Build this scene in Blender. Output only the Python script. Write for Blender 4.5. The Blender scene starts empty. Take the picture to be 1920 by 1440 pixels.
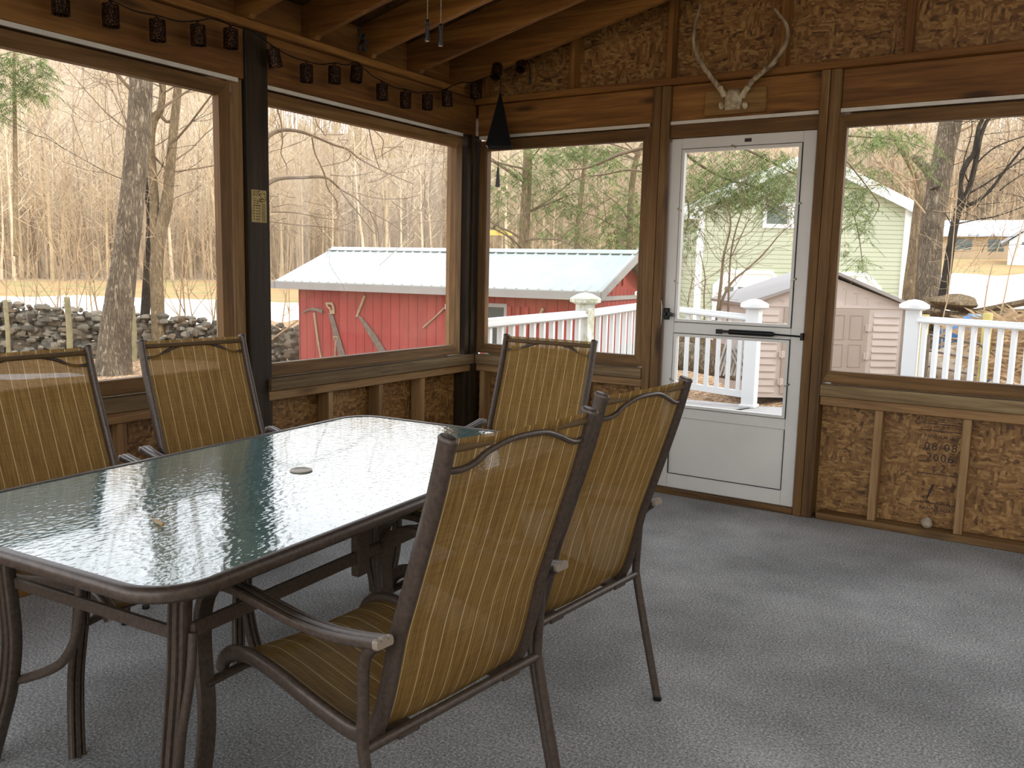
import bpy, math, random
import numpy as np
from mathutils import Vector, Matrix
random.seed(7)
S = bpy.context.scene
COL = S.collection
PI = math.pi

# ------------------------------------------------------------------ camera numbers
CF, CYAW, CPITCH, CROLL = 1604.74, -.5672, .1332, .0221
CP = Vector((3.4721, -4.939, 1.3692))
_f = Vector((math.sin(CYAW)*math.cos(CPITCH), math.cos(CYAW)*math.cos(CPITCH), -math.sin(CPITCH)))
_r0 = Vector((math.cos(CYAW), -math.sin(CYAW), 0)); _u0 = _r0.cross(_f)
_r = _r0*math.cos(CROLL) + _u0*math.sin(CROLL)
_u = -_r0*math.sin(CROLL) + _u0*math.cos(CROLL)
def at(px, py, d):
    "world point seen at a photo pixel, d metres ahead of the camera"
    return CP + (_f + _r*((px-960)/CF) - _u*((py-720)/CF))*d
cam = bpy.data.cameras.new('camera'); cam.sensor_width = 36; cam.sensor_fit = 'HORIZONTAL'
cam.lens = CF/1920*36; cam.clip_end = 2000; cam.clip_start = .02
co = bpy.data.objects.new('camera', cam); COL.objects.link(co); S.camera = co
M3 = Matrix((_r, _u, -_f)).transposed()
co.matrix_world = Matrix.Translation(CP) @ M3.to_4x4()

# ------------------------------------------------------------------ mesh builder
def V(*a): return Vector(a)
class MB:
    def __init__(s): s.v = []; s.f = []
    def add(s, vs, fs):
        o = len(s.v); s.v.extend([tuple(p) for p in vs]); s.f.extend([tuple(i+o for i in f) for f in fs]); return s
    def box(s, a, b, bev=0):
        x0,y0,z0 = [min(i,j) for i,j in zip(a,b)]; x1,y1,z1 = [max(i,j) for i,j in zip(a,b)]
        if bev <= 0 or min(x1-x0,y1-y0,z1-z0) < 2.2*bev:
            return s.add([(x0,y0,z0),(x1,y0,z0),(x1,y1,z0),(x0,y1,z0),(x0,y0,z1),(x1,y0,z1),(x1,y1,z1),(x0,y1,z1)],
                [(0,3,2,1),(4,5,6,7),(0,1,5,4),(1,2,6,5),(2,3,7,6),(3,0,4,7)])
        t = bev; vs = []; idx = {}
        for i,(X,dx) in enumerate(((x0,t),(x1,-t))):
            for j,(Y,dy) in enumerate(((y0,t),(y1,-t))):
                for k,(Z,dz) in enumerate(((z0,t),(z1,-t))):
                    idx[i,j,k,0]=len(vs); vs.append((X,Y+dy,Z+dz))
                    idx[i,j,k,1]=len(vs); vs.append((X+dx,Y,Z+dz))
                    idx[i,j,k,2]=len(vs); vs.append((X+dx,Y+dy,Z))
        fs = []
        for i in (0,1):
            q=[idx[i,0,0,0],idx[i,1,0,0],idx[i,1,1,0],idx[i,0,1,0]]; fs.append(q if i else q[::-1])
            q=[idx[0,i,0,1],idx[0,i,1,1],idx[1,i,1,1],idx[1,i,0,1]]; fs.append(q if i else q[::-1])
            q=[idx[0,0,i,2],idx[1,0,i,2],idx[1,1,i,2],idx[0,1,i,2]]; fs.append(q if i else q[::-1])
        for a_ in (0,1):
            for b_ in (0,1):
                fs.append([idx[a_,b_,0,0],idx[a_,b_,0,1],idx[a_,b_,1,1],idx[a_,b_,1,0]])
                fs.append([idx[a_,0,b_,0],idx[a_,0,b_,2],idx[a_,1,b_,2],idx[a_,1,b_,0]])
                fs.append([idx[0,a_,b_,1],idx[0,a_,b_,2],idx[1,a_,b_,2],idx[1,a_,b_,1]])
                for c_ in (0,1): fs.append([idx[a_,b_,c_,0],idx[a_,b_,c_,1],idx[a_,b_,c_,2]])
        return s.add(vs, fs)
    def prism(s, pts, vec, cap=True):
        "closed polygon pts (3-D) extruded by vec"
        n=len(pts); vec=Vector(vec); a=[Vector(p) for p in pts]; b=[p+vec for p in a]
        fs=[(i,(i+1)%n,n+(i+1)%n,n+i) for i in range(n)]
        if cap: fs += [tuple(range(n))[::-1], tuple(range(n,2*n))]
        return s.add(a+b, fs)
    def sweep(s, pts, prof, ref=None, closed=False, radii=None, cap=True):
        "profile (u,v) list swept along pts; u follows ref, v completes the frame"
        pts=[Vector(p) for p in pts]; n=len(pts); m=len(prof); vs=[]
        prev=None
        for i,p in enumerate(pts):
            if closed: t=pts[(i+1)%n]-pts[i-1]
            else: t=pts[min(i+1,n-1)]-pts[max(i-1,0)]
            if t.length<1e-9: t=Vector((0,0,1))
            t.normalize()
            if ref is not None: sd=Vector(ref)
            else:
                sd = prev if prev is not None else (Vector((0,0,1)) if abs(t.z)<.9 else Vector((1,0,0)))
            sd=(sd-t*sd.dot(t)); sd.normalize(); prev=sd
            up=t.cross(sd); k=radii[i] if radii else 1
            for u,v in prof: vs.append(p+sd*(u*k)+up*(v*k))
        fs=[]
        for i in range(n if closed else n-1):
            for j in range(m):
                a=i*m+j; b=i*m+(j+1)%m; c=((i+1)%n)*m+(j+1)%m; d=((i+1)%n)*m+j
                fs.append((a,b,c,d))
        if cap and not closed: fs+= [tuple(range(m))[::-1], tuple(range((n-1)*m,n*m))]
        return s.add(vs, fs)
    def tube(s, pts, r, n=8, **k):
        if isinstance(r,(int,float)): r=[r]*len(pts)
        return s.sweep(pts, circ(1,n), radii=list(r), **k)
    def rod(s, a, b, r, n=8): return s.tube([a,b], r, n)
    def lathe(s, prof, c=(0,0,0), n=20, axis=None):
        "prof: (radius, height)"
        c=Vector(c); vs=[]; q=None
        if axis is not None: q=Vector((0,0,1)).rotation_difference(Vector(axis))
        for r,h in prof:
            for i in range(n):
                w=Vector((r*math.cos(2*PI*i/n), r*math.sin(2*PI*i/n), h))
                if q: w=q@w
                vs.append(c+w)
        fs=[(i*n+j,i*n+(j+1)%n,(i+1)*n+(j+1)%n,(i+1)*n+j) for i in range(len(prof)-1) for j in range(n)]
        fs+=[tuple(range(n))[::-1], tuple(range((len(prof)-1)*n,len(prof)*n))]
        return s.add(vs,fs)
    def blob(s, c, r, seed=0, rough=.25, n=(10,7), flat=1):
        rg=random.Random(seed); c=Vector(c); vs=[]; k,m=n
        ph=[rg.uniform(0,6) for _ in range(6)]
        for i in range(m+1):
            th=PI*i/m
            for j in range(k):
                a=2*PI*j/k
                d=Vector((math.sin(th)*math.cos(a),math.sin(th)*math.sin(a),math.cos(th)))
                q=1+rough*(math.sin(3*d.x+ph[0])*math.cos(2.5*d.y+ph[1])+.6*math.sin(4*d.z+ph[2]+2*d.x)+.4*math.sin(6*d.y+ph[3]))
                w=d*q; vs.append(c+Vector((w.x*r[0],w.y*r[1],w.z*r[2]*flat)))
        return s.add(vs,[(i*k+j,(i+1)*k+j,(i+1)*k+(j+1)%k,i*k+(j+1)%k) for i in range(m) for j in range(k)])
    def build(s, name, mat, parent=None, smooth=None, loc=None, rz=None, **tags):
        me=bpy.data.meshes.new(name); me.from_pydata(s.v, [], s.f); me.update()
        if isinstance(mat,(list,tuple)):
            for m in mat: me.materials.append(m)
        else: me.materials.append(mat)
        if smooth:
            me.polygons.foreach_set('use_smooth',[True]*len(me.polygons))
            try: me.set_sharp_from_angle(angle=math.radians(smooth))
            except Exception: pass
        o=bpy.data.objects.new(name, me); COL.objects.link(o)
        if parent is not None: o.parent=parent
        if loc is not None: o.location=loc
        if rz is not None: o.rotation_euler=(0,0,rz)
        return tag(o, **tags)
def circ(r, n=8): return [(r*math.cos(2*PI*i/n), r*math.sin(2*PI*i/n)) for i in range(n)]
def oval(a, b, n=12): return [(a*math.cos(2*PI*i/n), b*math.sin(2*PI*i/n)) for i in range(n)]
def rect(a, b): return [(-a/2,-b/2),(a/2,-b/2),(a/2,b/2),(-a/2,b/2)]
def smoothpath(P, k=4):
    P=[Vector(p) for p in P]; out=[]
    for i in range(len(P)-1):
        p0=P[max(i-1,0)];p1=P[i];p2=P[i+1];p3=P[min(i+2,len(P)-1)]
        for j in range(k):
            t=j/k; out.append(.5*((2*p1)+(p2-p0)*t+(2*p0-5*p1+4*p2-p3)*t*t+(3*p1-p0-3*p2+p3)*t**3))
    out.append(P[-1]); return out
def lerp(a,b,t): return a+(b-a)*t
def pw(x, pts):
    if x<=pts[0][0]: return pts[0][1]
    for (a,p),(b,q) in zip(pts,pts[1:]):
        if x<=b:
            t=(x-a)/(b-a); t=t*t*(3-2*t)*.5+t*.5; return p+(q-p)*t
    return pts[-1][1]
def tag(o, label=None, cat=None, group=None, kind=None):
    if label: o['label']=label
    if cat: o['category']=cat
    if group: o['group']=group
    if kind: o['kind']=kind
    return o
def empty(name, loc=(0,0,0), rz=0, **t):
    o=bpy.data.objects.new(name,None); COL.objects.link(o); o.location=loc; o.rotation_euler=(0,0,rz); o.empty_display_size=.1
    return tag(o,**t)
def copy_tree(o, parent=None):
    c=o.copy(); COL.objects.link(c)
    if parent is not None: c.parent=parent
    for ch in list(KIDS.get(o.name,[])): copy_tree(ch,c)
    return c
KIDS={}
def note_kids(root):
    for o in bpy.data.objects:
        if o.parent is not None: KIDS.setdefault(o.parent.name,[])
    for o in bpy.data.objects:
        if o.parent is not None and o not in KIDS[o.parent.name]: KIDS[o.parent.name].append(o)

# ------------------------------------------------------------------ materials
def lin(h):
    if not isinstance(h,str): return (*h,1)
    h=h.lstrip('#'); r=[int(h[i:i+2],16)/255 for i in (0,2,4)]
    return tuple(x/12.92 if x<=.04045 else ((x+.055)/1.055)**2.4 for x in r)+(1,)
class N:
    def __init__(s,name):
        s.m=bpy.data.materials.new(name); s.m.use_nodes=True; s.t=s.m.node_tree; s.t.nodes.clear()
        s.out=s.t.nodes.new('ShaderNodeOutputMaterial')
    def n(s,typ,**k):
        q=s.t.nodes.new('ShaderNode'+typ)
        for a,b in k.items():
            if a in q.bl_rna.properties: setattr(q,a,b)
            else: s.put(q,a,b)
        return q
    def put(s,node,inp,val):
        i=node.inputs[inp if not (isinstance(inp,str) and inp.startswith('i') and inp[1:].isdigit()) else int(inp[1:])]
        if hasattr(val,'is_output'): s.t.links.new(val,i)
        elif hasattr(val,'outputs'): s.t.links.new(val.outputs[0],i)
        else: i.default_value=val
    def coord(s,scale=(1,1,1),rot=(0,0,0),rand=0,src='Object'):
        tc=s.n('TexCoord'); mp=s.n('Mapping'); s.put(mp,'Scale',scale); s.put(mp,'Rotation',rot); 
        if rand:
            oi=s.n('ObjectInfo'); mu=s.n('Math',operation='MULTIPLY'); s.put(mu,0,oi.outputs['Random']); s.put(mu,1,rand)
            s.put(mp,'Location',mu.outputs[0])
        s.t.links.new(tc.outputs[src],mp.inputs['Vector']); return mp.outputs[0]
    def noise(s,vec,scale,detail=4,rough=.55,dist=0):
        q=s.n('TexNoise'); s.put(q,'Vector',vec); s.put(q,'Scale',scale); s.put(q,'Detail',detail); s.put(q,'Roughness',rough); s.put(q,'Distortion',dist); return q
    def vor(s,vec,scale,feature='F1'):
        q=s.n('TexVoronoi',feature=feature); s.put(q,'Vector',vec); s.put(q,'Scale',scale); return q
    def ramp(s,fac,stops,interp='LINEAR'):
        q=s.n('ValToRGB'); cr=q.color_ramp; cr.interpolation=interp
        while len(cr.elements)<len(stops): cr.elements.new(.5)
        for e,(p,c) in zip(cr.elements,stops): e.position=p; e.color=lin(c)
        s.put(q,'Fac',fac); return q.outputs['Color']
    def math(s,op,a,b=None,clamp=False):
        q=s.n('Math',operation=op); q.use_clamp=clamp; s.put(q,0,a)
        if b is not None: s.put(q,1,b)
        return q.outputs[0]
    def mix(s,fac,a,b,mode='MIX'):
        q=s.n('MixRGB',blend_type=mode); s.put(q,'Fac',fac); s.put(q,1,a); s.put(q,2,b); return q.outputs[0]
    def bsdf(s,col,rough=.6,metal=0,spec=.5,bump=None,bstr=.3,bdist=.01,**k):
        b=s.n('BsdfPrincipled'); s.put(b,'Base Color',col); s.put(b,'Roughness',rough); s.put(b,'Metallic',metal); s.put(b,'Specular IOR Level',spec)
        for a,v in k.items(): s.put(b,a.replace('_',' '),v)
        if bump is not None:
            bp=s.n('Bump'); s.put(bp,'Height',bump); s.put(bp,'Strength',bstr); s.put(bp,'Distance',bdist); s.put(b,'Normal',bp.outputs[0])
        s.t.links.new(b.outputs[0],s.out.inputs[0]); return b
def plain(name,c,rough=.5,metal=0,spec=.5,var=0.12,scale=6):
    s=N(name); n=s.noise(s.coord(),scale,5)
    c1=lin(c); lo=tuple(x*(1-var) for x in c1[:3]); hi=tuple(min(1,x*(1+var)) for x in c1[:3])
    s.bsdf(s.ramp(n.outputs[0],[(.3,lo),(.7,hi)]),rough,metal,spec); return s.m
def wood(name,dark,mid,light,axis,rough=.62,knots=True,grain=1):
    s=N(name); sc={'x':(.7,13,13),'y':(13,.7,13),'z':(13,13,.7)}[axis]; big={'x':(.5,4,4),'y':(4,.5,4),'z':(4,4,.5)}[axis]
    v=s.coord(sc,rand=37); n1=s.noise(v,1.6*grain,7,.62,.9); v2=s.coord(big,rand=11); n2=s.noise(v2,1.0,3,.5,.3)
    n3=s.noise(s.coord(tuple(q*5 for q in sc),rand=5),1.5,2)
    f=s.math('ADD',s.math('MULTIPLY',n1.outputs[0],.55),s.math('MULTIPLY',n2.outputs[0],.33)); f=s.math('ADD',f,s.math('MULTIPLY',n3.outputs[0],.16))
    col=s.ramp(f,[(.36,dark),(.52,mid),(.68,light)])
    if knots:
        kv={'x':(1.1,5,5),'y':(5,1.1,5),'z':(5,5,1.1)}[axis]
        w=s.vor(s.coord(kv,rand=23),1.0); k=s.ramp(w.outputs['Distance'],[(.05,(1,1,1)),(.13,(0,0,0))])
        col=s.mix(s.math('MULTIPLY',k,.75),col,tuple(x*.35 for x in lin(dark)[:3])+(1,))
    oi=s.n('ObjectInfo'); t=s.ramp(oi.outputs['Random'],[(0,(.78,.78,.78)),(1,(1.0,1.0,1.0))])
    col=s.mix(1,col,t,'MULTIPLY')
    s.bsdf(col,rough,0,.3,n1.outputs[0],.25,.004); return s.m
M={}
for ax in 'xyz':
    M['fir_'+ax]=wood('fir_lumber_'+ax,'#553416','#7f5425','#a27338',ax)
    M['pt_'+ax]=wood('treated_lumber_'+ax,'#4a3218','#705029','#907046',ax)
    M['pale_'+ax]=wood('pale_stud_lumber_'+ax,'#6a4a2c','#99754b','#b6966a',ax)
    M['post_'+ax]=wood('dark_post_timber_'+ax,'#1c140b','#322513','#4a381f',ax,knots=False,grain=1.4)
M['weathered_x']=wood('weathered_sill_x','#4a3824','#7c6544','#a08a66','x',.7)
M['weathered_y']=wood('weathered_sill_y','#4a3824','#7c6544','#a08a66','y',.7)
def osb(name,rots,base=('#452c13','#74512a','#8a6437','#ae8852')):
    s=N(name); cols=[]
    for i,(ro,sc) in enumerate(rots):
        nz=s.noise(s.coord(),5+i,2); v=s.coord(sc,ro)
        vv=s.n('VectorMath',operation='ADD'); s.put(vv,0,v); sc2=s.n('VectorMath',operation='SCALE'); s.put(sc2,0,nz.outputs['Color']); sc2.inputs['Scale'].default_value=4.0; s.put(vv,1,sc2.outputs[0])
        w=s.vor(vv.outputs[0],1.0); sep=s.n('SeparateColor'); s.put(sep,0,w.outputs['Color']); cols.append((sep.outputs[0],w.outputs['Distance']))
    m1=s.ramp(s.noise(s.coord(),9,2).outputs[0],[(.47,(0,0,0)),(.53,(1,1,1))])
    m2=s.ramp(s.noise(s.coord((1,1,1),(1,2,3)),11,2).outputs[0],[(.5,(0,0,0)),(.56,(1,1,1))])
    f=s.mix(m1,cols[0][0],cols[1][0]); f=s.mix(m2,f,cols[2][0]); fine=s.noise(s.coord((1,1,1)),60,4)
    f=s.math('ADD',s.math('MULTIPLY',f,.6),s.math('MULTIPLY',fine.outputs[0],.4))
    col=s.ramp(f,[(.16,base[0]),(.3,base[1]),(.55,base[2]),(.85,base[3])])
    s.bsdf(col,.55,0,.35,f,.35,.004); return s.m
M['osb_b']=osb('strand_board_back',[((0,.6,0),(74,4,24)),((0,-.9,0),(24,4,78)),((0,1.4,0),(28,4,84))])
M['osb_l']=osb('strand_board_left',[((.6,0,0),(4,74,24)),((-.9,0,0),(4,24,78)),((1.4,0,0),(4,28,84))])
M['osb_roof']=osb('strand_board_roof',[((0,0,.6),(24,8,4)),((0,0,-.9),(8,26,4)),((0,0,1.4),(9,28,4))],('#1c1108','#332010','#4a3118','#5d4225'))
M['ink']=plain('stamp_ink','#2b1408',.6,var=.2)
M['strip']=plain('white_vinyl_strip','#cfc9bc',.45)
M['door_white']=plain('white_painted_aluminium','#d6d2ca',.42,var=.05,scale=3)
M['seam']=plain('dark_gasket','#26221e',.6)
M['brass']=plain('worn_steel','#8f8778',.35,.8)
M['black']=plain('black_metal','#0d0b0a',.4,.3)
M['nail']=plain('nail_head','#3a3027',.5,.5)
# carpet
s=N('grey_carpet'); v=s.coord(); a=s.noise(v,120,4,.85); b=s.noise(v,1.3,4,.6); f2=s.noise(s.coord((420,420,420)),1,2)
f=s.math('ADD',s.math('MULTIPLY',a.outputs[0],.75),s.math('MULTIPLY',b.outputs[0],.25))
s.bsdf(s.ramp(f,[(.36,'#4c4a48'),(.5,'#8f8d8a'),(.64,'#d4d1cd')]),.95,0,.1,a.outputs[0],.8,.006); M['carpet']=s.m
def pane(name,haze,tint,dens):
    s=N(name); tr=s.n('BsdfTransparent'); s.put(tr,0,(1,1,1,1)); gl=s.n('BsdfGlossy'); s.put(gl,'Roughness',.02)
    fr=s.n('Fresnel'); s.put(fr,0,1.45); m1=s.n('MixShader'); s.put(m1,0,s.math('MULTIPLY',fr.outputs[0],.035)); s.put(m1,1,tr.outputs[0]); s.put(m1,2,gl.outputs[0])
    df=s.n('BsdfDiffuse'); s.put(df,0,lin(tint)); tl=s.n('BsdfTranslucent'); s.put(tl,0,lin(tint)); m0=s.n('MixShader'); s.put(m0,0,.5); s.put(m0,1,df.outputs[0]); s.put(m0,2,tl.outputs[0])
    nz=s.noise(s.coord(),2.2,3); k=s.ramp(nz.outputs[0],[(.35,(haze,)*3),(.65,(dens,)*3)])
    m2=s.n('MixShader'); s.put(m2,0,k); s.put(m2,1,m1.outputs[0]); s.put(m2,2,m0.outputs[0]); s.t.links.new(m2.outputs[0],s.out.inputs[0]); return s.m
M['pane_clear']=pane('window_pane_clear',.004,'#d8cfc0',.012)
M['pane_dusty']=pane('window_pane_dusty',.02,'#d8c8ac',.05)
M['pane_green']=pane('window_pane_film',.02,'#a5a078',.07)

# ------------------------------------------------------------------ porch shell
b=.003
floor=MB().box((-.12,-7.2,-.12),(5.4,.1,0)).build('floor',M['carpet'],kind='structure',label='grey low pile carpet covering the porch floor',cat='floor')

ZT,ZB=2.165,.849; OT,OB=2.235,.785
def frame(name,axis,u0,u1,mat,parent,w=.065,z0=ZB,z1=ZT,sgn=1,t=(.0,.045),wl=None,wr=None):
    "mitred window frame; axis x: back wall, axis y: left wall"
    wl=w if wl is None else wl; wr=w if wr is None else wr
    m=[MB(),MB(),MB(),MB()]
    def P(u,z,d): return (u,d,z) if axis=='x' else (-d,u,z)
    q=[[(u0,z0),(u1,z0),(u1+wr,z0-w),(u0-wl,z0-w)],[(u0,z1),(u1,z1),(u1+wr,z1+w),(u0-wl,z1+w)],
       [(u0,z0),(u0,z1),(u0-wl,z1+w),(u0-wl,z0-w)],[(u1,z0),(u1,z1),(u1+wr,z1+w),(u1+wr,z0-w)]]
    for i,poly in enumerate(q):
        dv=Vector(P(0,0,t[1]-t[0]))
        m[i].prism([P(u,z,t[0]) for u,z in poly],dv)
    ax='x' if axis=='x' else 'y'
    m[0].build('bottom_rail',M[mat+ax],parent); m[1].build('top_rail',M[mat+ax],parent)
    m[2].build('stile',M[mat+'z'],parent); m[3].build('stile',M[mat+'z'],parent)
def window(n,axis,u0,u1,pm,label,wl=.065,wr=.065):
    e=empty('window_%d'%n,(0,0,0),kind='structure',label=label,cat='window')
    frame('f',axis,u0,u1,'pt_',e,wl=wl,wr=wr)
    m=MB()
    if axis=='x': m.box((u0-.01,.052,ZB-.01),(u1+.01,.055,ZT+.01))
    else: m.box((-.055,u0-.01,ZB-.01),(-.052,u1+.01,ZT+.01))
    m.build('pane',pm,e)
    j=MB()   # outer reveal
    for a,c in ((u0-.11,u0-.072),(u1+.072,u1+.11)):
        if axis=='x': j.box((a,.058,ZB-.04),(c,.13,ZT+.04))
        else: j.box((-.13,a,ZB-.04),(-.058,c,ZT+.04))
    for a,c in ((ZB-.11,ZB-.06),(ZT+.05,ZT+.08)):
        if axis=='x': j.box((u0,.058,a),(u1,.13,c))
        else: j.box((-.13,u0,a),(-.058,u1,c))
    j.build('outer_reveal',M['pale_z'],e)
    return e
window(1,'y',-4.02,-2.148,M['pane_clear'],'large window left of the dark square post, looking on the leaning tree')
window(2,'y',-1.845,-.238,M['pane_dusty'],'window right of the dark square post, with tools on the red shed beyond')
window(3,'x',.087,1.234,M['pane_green'],'window between the wall corner and the white door, behind the black bell',wr=.058)
window(4,'x',2.418,4.26,M['pane_clear'],'window right of the white door, looking on the beige storage shed',wl=.042)

wl=empty('wall_left',kind='structure',label='left wall of bare studs and strand board under two windows',cat='wall')
wb=empty('wall_back',kind='structure',label='far wall of studs and strand board holding the white door',cat='wall')
# --- left wall parts
MB().box((-.05,-7,2.265),(-.012,-.0,2.505),b).build('header_beam',M['fir_y'],wl)
MB().box((-.1,-7,2.507),(.022,.0,2.546),b).build('top_plate',M['fir_y'],wl)
MB().box((-.1,-1.875,.707),(.028,-.03,.772),b).build('window_ledge',M['weathered_y'],wl)
MB().box((-.1,-1.875,.655),(.012,-.06,.7045),b).build('apron_board',M['pale_y'],wl)
MB().box((-.1,-4.1,.707),(.028,-1.993,.772),b).build('window_ledge',M['weathered_y'],wl)
MB().box((-.1,-4.1,.655),(.012,-1.993,.7045),b).build('apron_board',M['pale_y'],wl)
for y in (-.575,-.985,-1.415,-2.3,-2.71,-3.13,-3.55,-3.95): MB().box((-.085,y-.019,.04),(.004,y+.019,.653),b).build('stud',M['pale_z'],wl)
MB().box((-.095,-6.9,0.001),(.015,-.1,.039),b).build('bottom_plate',M['fir_y'],wl)
MB().box((-.11,-7,-.1),(-.0955,.11,.7)).build('sheathing_board',M['osb_l'],wl)
MB().box((-.135,-7,2.25),(-.056,.12,2.545)).build('outer_header',M['fir_y'],wl)
for a,c in ((-4.05,-2.03),(-1.85,-.165)): MB().box((-.012,a,2.243),(.001,c,2.2625)).build('trim_strip',M['strip'],wl)
MB().box((-.135,-1.985,-.1),(.006,-1.845-.0,2.506),.006).build('square_post',M['post_z'],wl,label='dark square timber post between the two left windows')
MB().box((-.12,-2.05,0.04),(-.02,-1.99,2.264),b).build('jack_stud',M['pale_z'],wl)
MB().box((-.135,-4.23,-.1),(.006,-4.09,2.506),.006).build('square_post',M['post_z'],wl)
MB().box((-.12,-.105,0.04),(-.004,-.06,2.264),b).build('jack_stud',M['post_z'],wl)
MB().box((-.12,-.056,-.1),(.012,.04,2.264),b).build('corner_post',M['post_z'],wl)
# end window of the left wall, past the second square post
frame('x','y',-6.6,-4.31,'pt_',wl)
MB().box((-.1,-7,.655),(.028,-4.235,.77),b).build('window_ledge',M['weathered_y'],wl)
# --- back wall parts
for a,c in ((.0,1.294),(1.409,2.268),(2.379,4.7)):
    MB().box((a,.008,2.265),(c,.046,2.468),b).build('header_beam',M['fir_x'],wb)
MB().box((.0,-.03,2.47),(4.7,.1,2.509),b).build('top_plate',M['fir_x'],wb)
for a,c in ((.02,1.275),(1.41,2.265),(2.38,4.6)): MB().box((a,-.003,2.243),(c,.012,2.2625)).build('trim_strip',M['strip'],wb)
for a,c in ((.03,1.294),(2.379,4.7)):
    MB().box((a,-.028,.707),(c,.1,.772),b).build('window_ledge',M['weathered_x'],wb)
    MB().box((a,-.012,.655),(c,.1,.7045),b).build('apron_board',M['pale_x'],wb)
for x in (.075,.46,.87,1.265,2.354,2.69,3.117,3.55,3.97,4.4): MB().box((x-.02,-.004,.04),(x+.02,.083,.653),b).build('stud',M['pale_z'],wb)
for a,c in ((-.0,1.294),(2.379,4.7)): MB().box((a+.02,-.014,0.001),(c,.1,.0395),b).build('bottom_plate',M['pt_x'],wb)
MB().box((-.1,.086,-.1),(1.41,.1,.7)).build('sheathing_board',M['osb_b'],wb)
MB().box((2.27,.086,-.1),(4.75,.1,.7)).build('sheathing_board',M['osb_b'],wb)
MB().box((0,.056,2.25),(4.7,.13,2.468)).build('outer_header',M['fir_x'],wb)
for a,c in ((1.296,1.350),(1.353,1.407),(2.271,2.318),(2.321,2.377)): MB().box((a,-.022,0.001),(c,.11,2.4685),b).build('door_post',M['pt_z'],wb)
MB().box((1.409,.002,2.165),(2.269,.09,2.242),b).build('door_header',M['pt_x'],wb)
MB().box((1.409,-.02,0.001),(2.269,.12,.034),b).build('threshold',M['pt_x'],wb)
zr=lambda x: 2.555+.2325*x
for x in (.05,.72,1.38,2.048,2.688,3.33,4.0,4.6): MB().box((x-.019,-.002,2.511),(x+.019,.087,zr(x)+.18),b).build('gable_stud',M['fir_z'],wb)
g=MB(); g.prism([(-.4,.09,2.40),(4.7,.09,2.40),(4.7,.09,zr(4.7)+.19),(-.4,.09,zr(-.4)+.19)],(0,.014,0)); g.build('gable_board',M['osb_b'],wb)
# --- ceiling: sheathing over rafters rising from the left wall
ce=empty('ceiling',kind='structure',label='open rafters under a dark board roof, rising to the right',cat='ceiling')
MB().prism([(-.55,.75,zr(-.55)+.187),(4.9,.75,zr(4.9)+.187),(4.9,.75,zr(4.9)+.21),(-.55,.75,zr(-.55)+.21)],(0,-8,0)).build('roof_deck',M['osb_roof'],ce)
for i in range(15):
    y=-.22-.4375*i
    MB().prism([(-.45,y+.019,zr(-.45)+.03),(-.12,y+.019,2.548),(.03,y+.019,2.548),(.05,y+.019,zr(.05)),(4.8,y+.019,zr(4.8)),(4.8,y+.019,zr(4.8)+.185),(-.45,y+.019,zr(-.45)+.185)],(0,-.038,0)).build('rafter',M['fir_x'],ce)
for i in range(15):
    y=-.22-.4375*i; MB().box((-.1,y+.021,2.548),(-.062,y+.416,2.735)).build('blocking',M['fir_y'],ce)
MB().prism([(-.55,.75,zr(-.55)+.02),(4.9,.75,zr(4.9)+.02),(4.9,.75,zr(4.9)+.186),(-.55,.75,zr(-.55)+.186)],(0,-.03,0)).build('fascia_board',M['fir_x'],ce)

# --- stamps on the strand board
def text(s_,size,loc,rot,name='stamp_text',parent=None,mat=None,ext=.0004,al='CENTER',space=1):
    c=bpy.data.curves.new(name,'FONT'); c.body=s_; c.size=size; c.extrude=ext; c.align_x=al; c.align_y='CENTER'; c.space_character=space
    o=bpy.data.objects.new(name,c); COL.objects.link(o); c.materials.append(mat or M['ink']); o.location=loc; o.rotation_euler=rot
    if parent is not None: o.parent=parent
    return o
def stamp(t,size,x,z,rz=.0,space=1.1): return text(t,size,(x,.0852,z),(PI/2,rz,0),parent=wb,space=space)
SX=2.995
stamp('08/08',.058,SX+.0,.475,space=1.25); stamp('2006',.058,SX,.415,space=1.2); stamp('2',.055,SX+.02,.358)
stamp('PANNEAUX',.026,SX-.01,.53); stamp('PANNEAUX',.028,SX,.135); stamp('mill  lot',.022,SX+.01,.625); stamp('2F',.02,SX,.575)
stamp('EXTRA OSB',.02,SX,.11); stamp('CSA 0325-2',.018,SX,.065)
ln=MB()
for z,a,c in ((.598,-.1,.1),(.56,-.11,.09),(.325,-.105,.1),(.165,-.1,.1)): ln.box((SX+a,.0845,z),(SX+c,.0862,z+.004))
ln.box((SX-.085,.0845,.612),(SX+.09,.0862,.614)); ln.box((SX-.085,.0845,.64),(SX+.09,.0862,.642)); ln.box((SX-.085,.0845,.612),(SX-.083,.0862,.642))
ln.prism([(SX-.05,.0845,.185),(SX-.042,.0845,.185),(SX-.012,.0845,.27),(SX-.026,.0845,.27)],(0,.0017,0)); ln.build('stamp_rules',M['ink'],wb)

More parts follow.
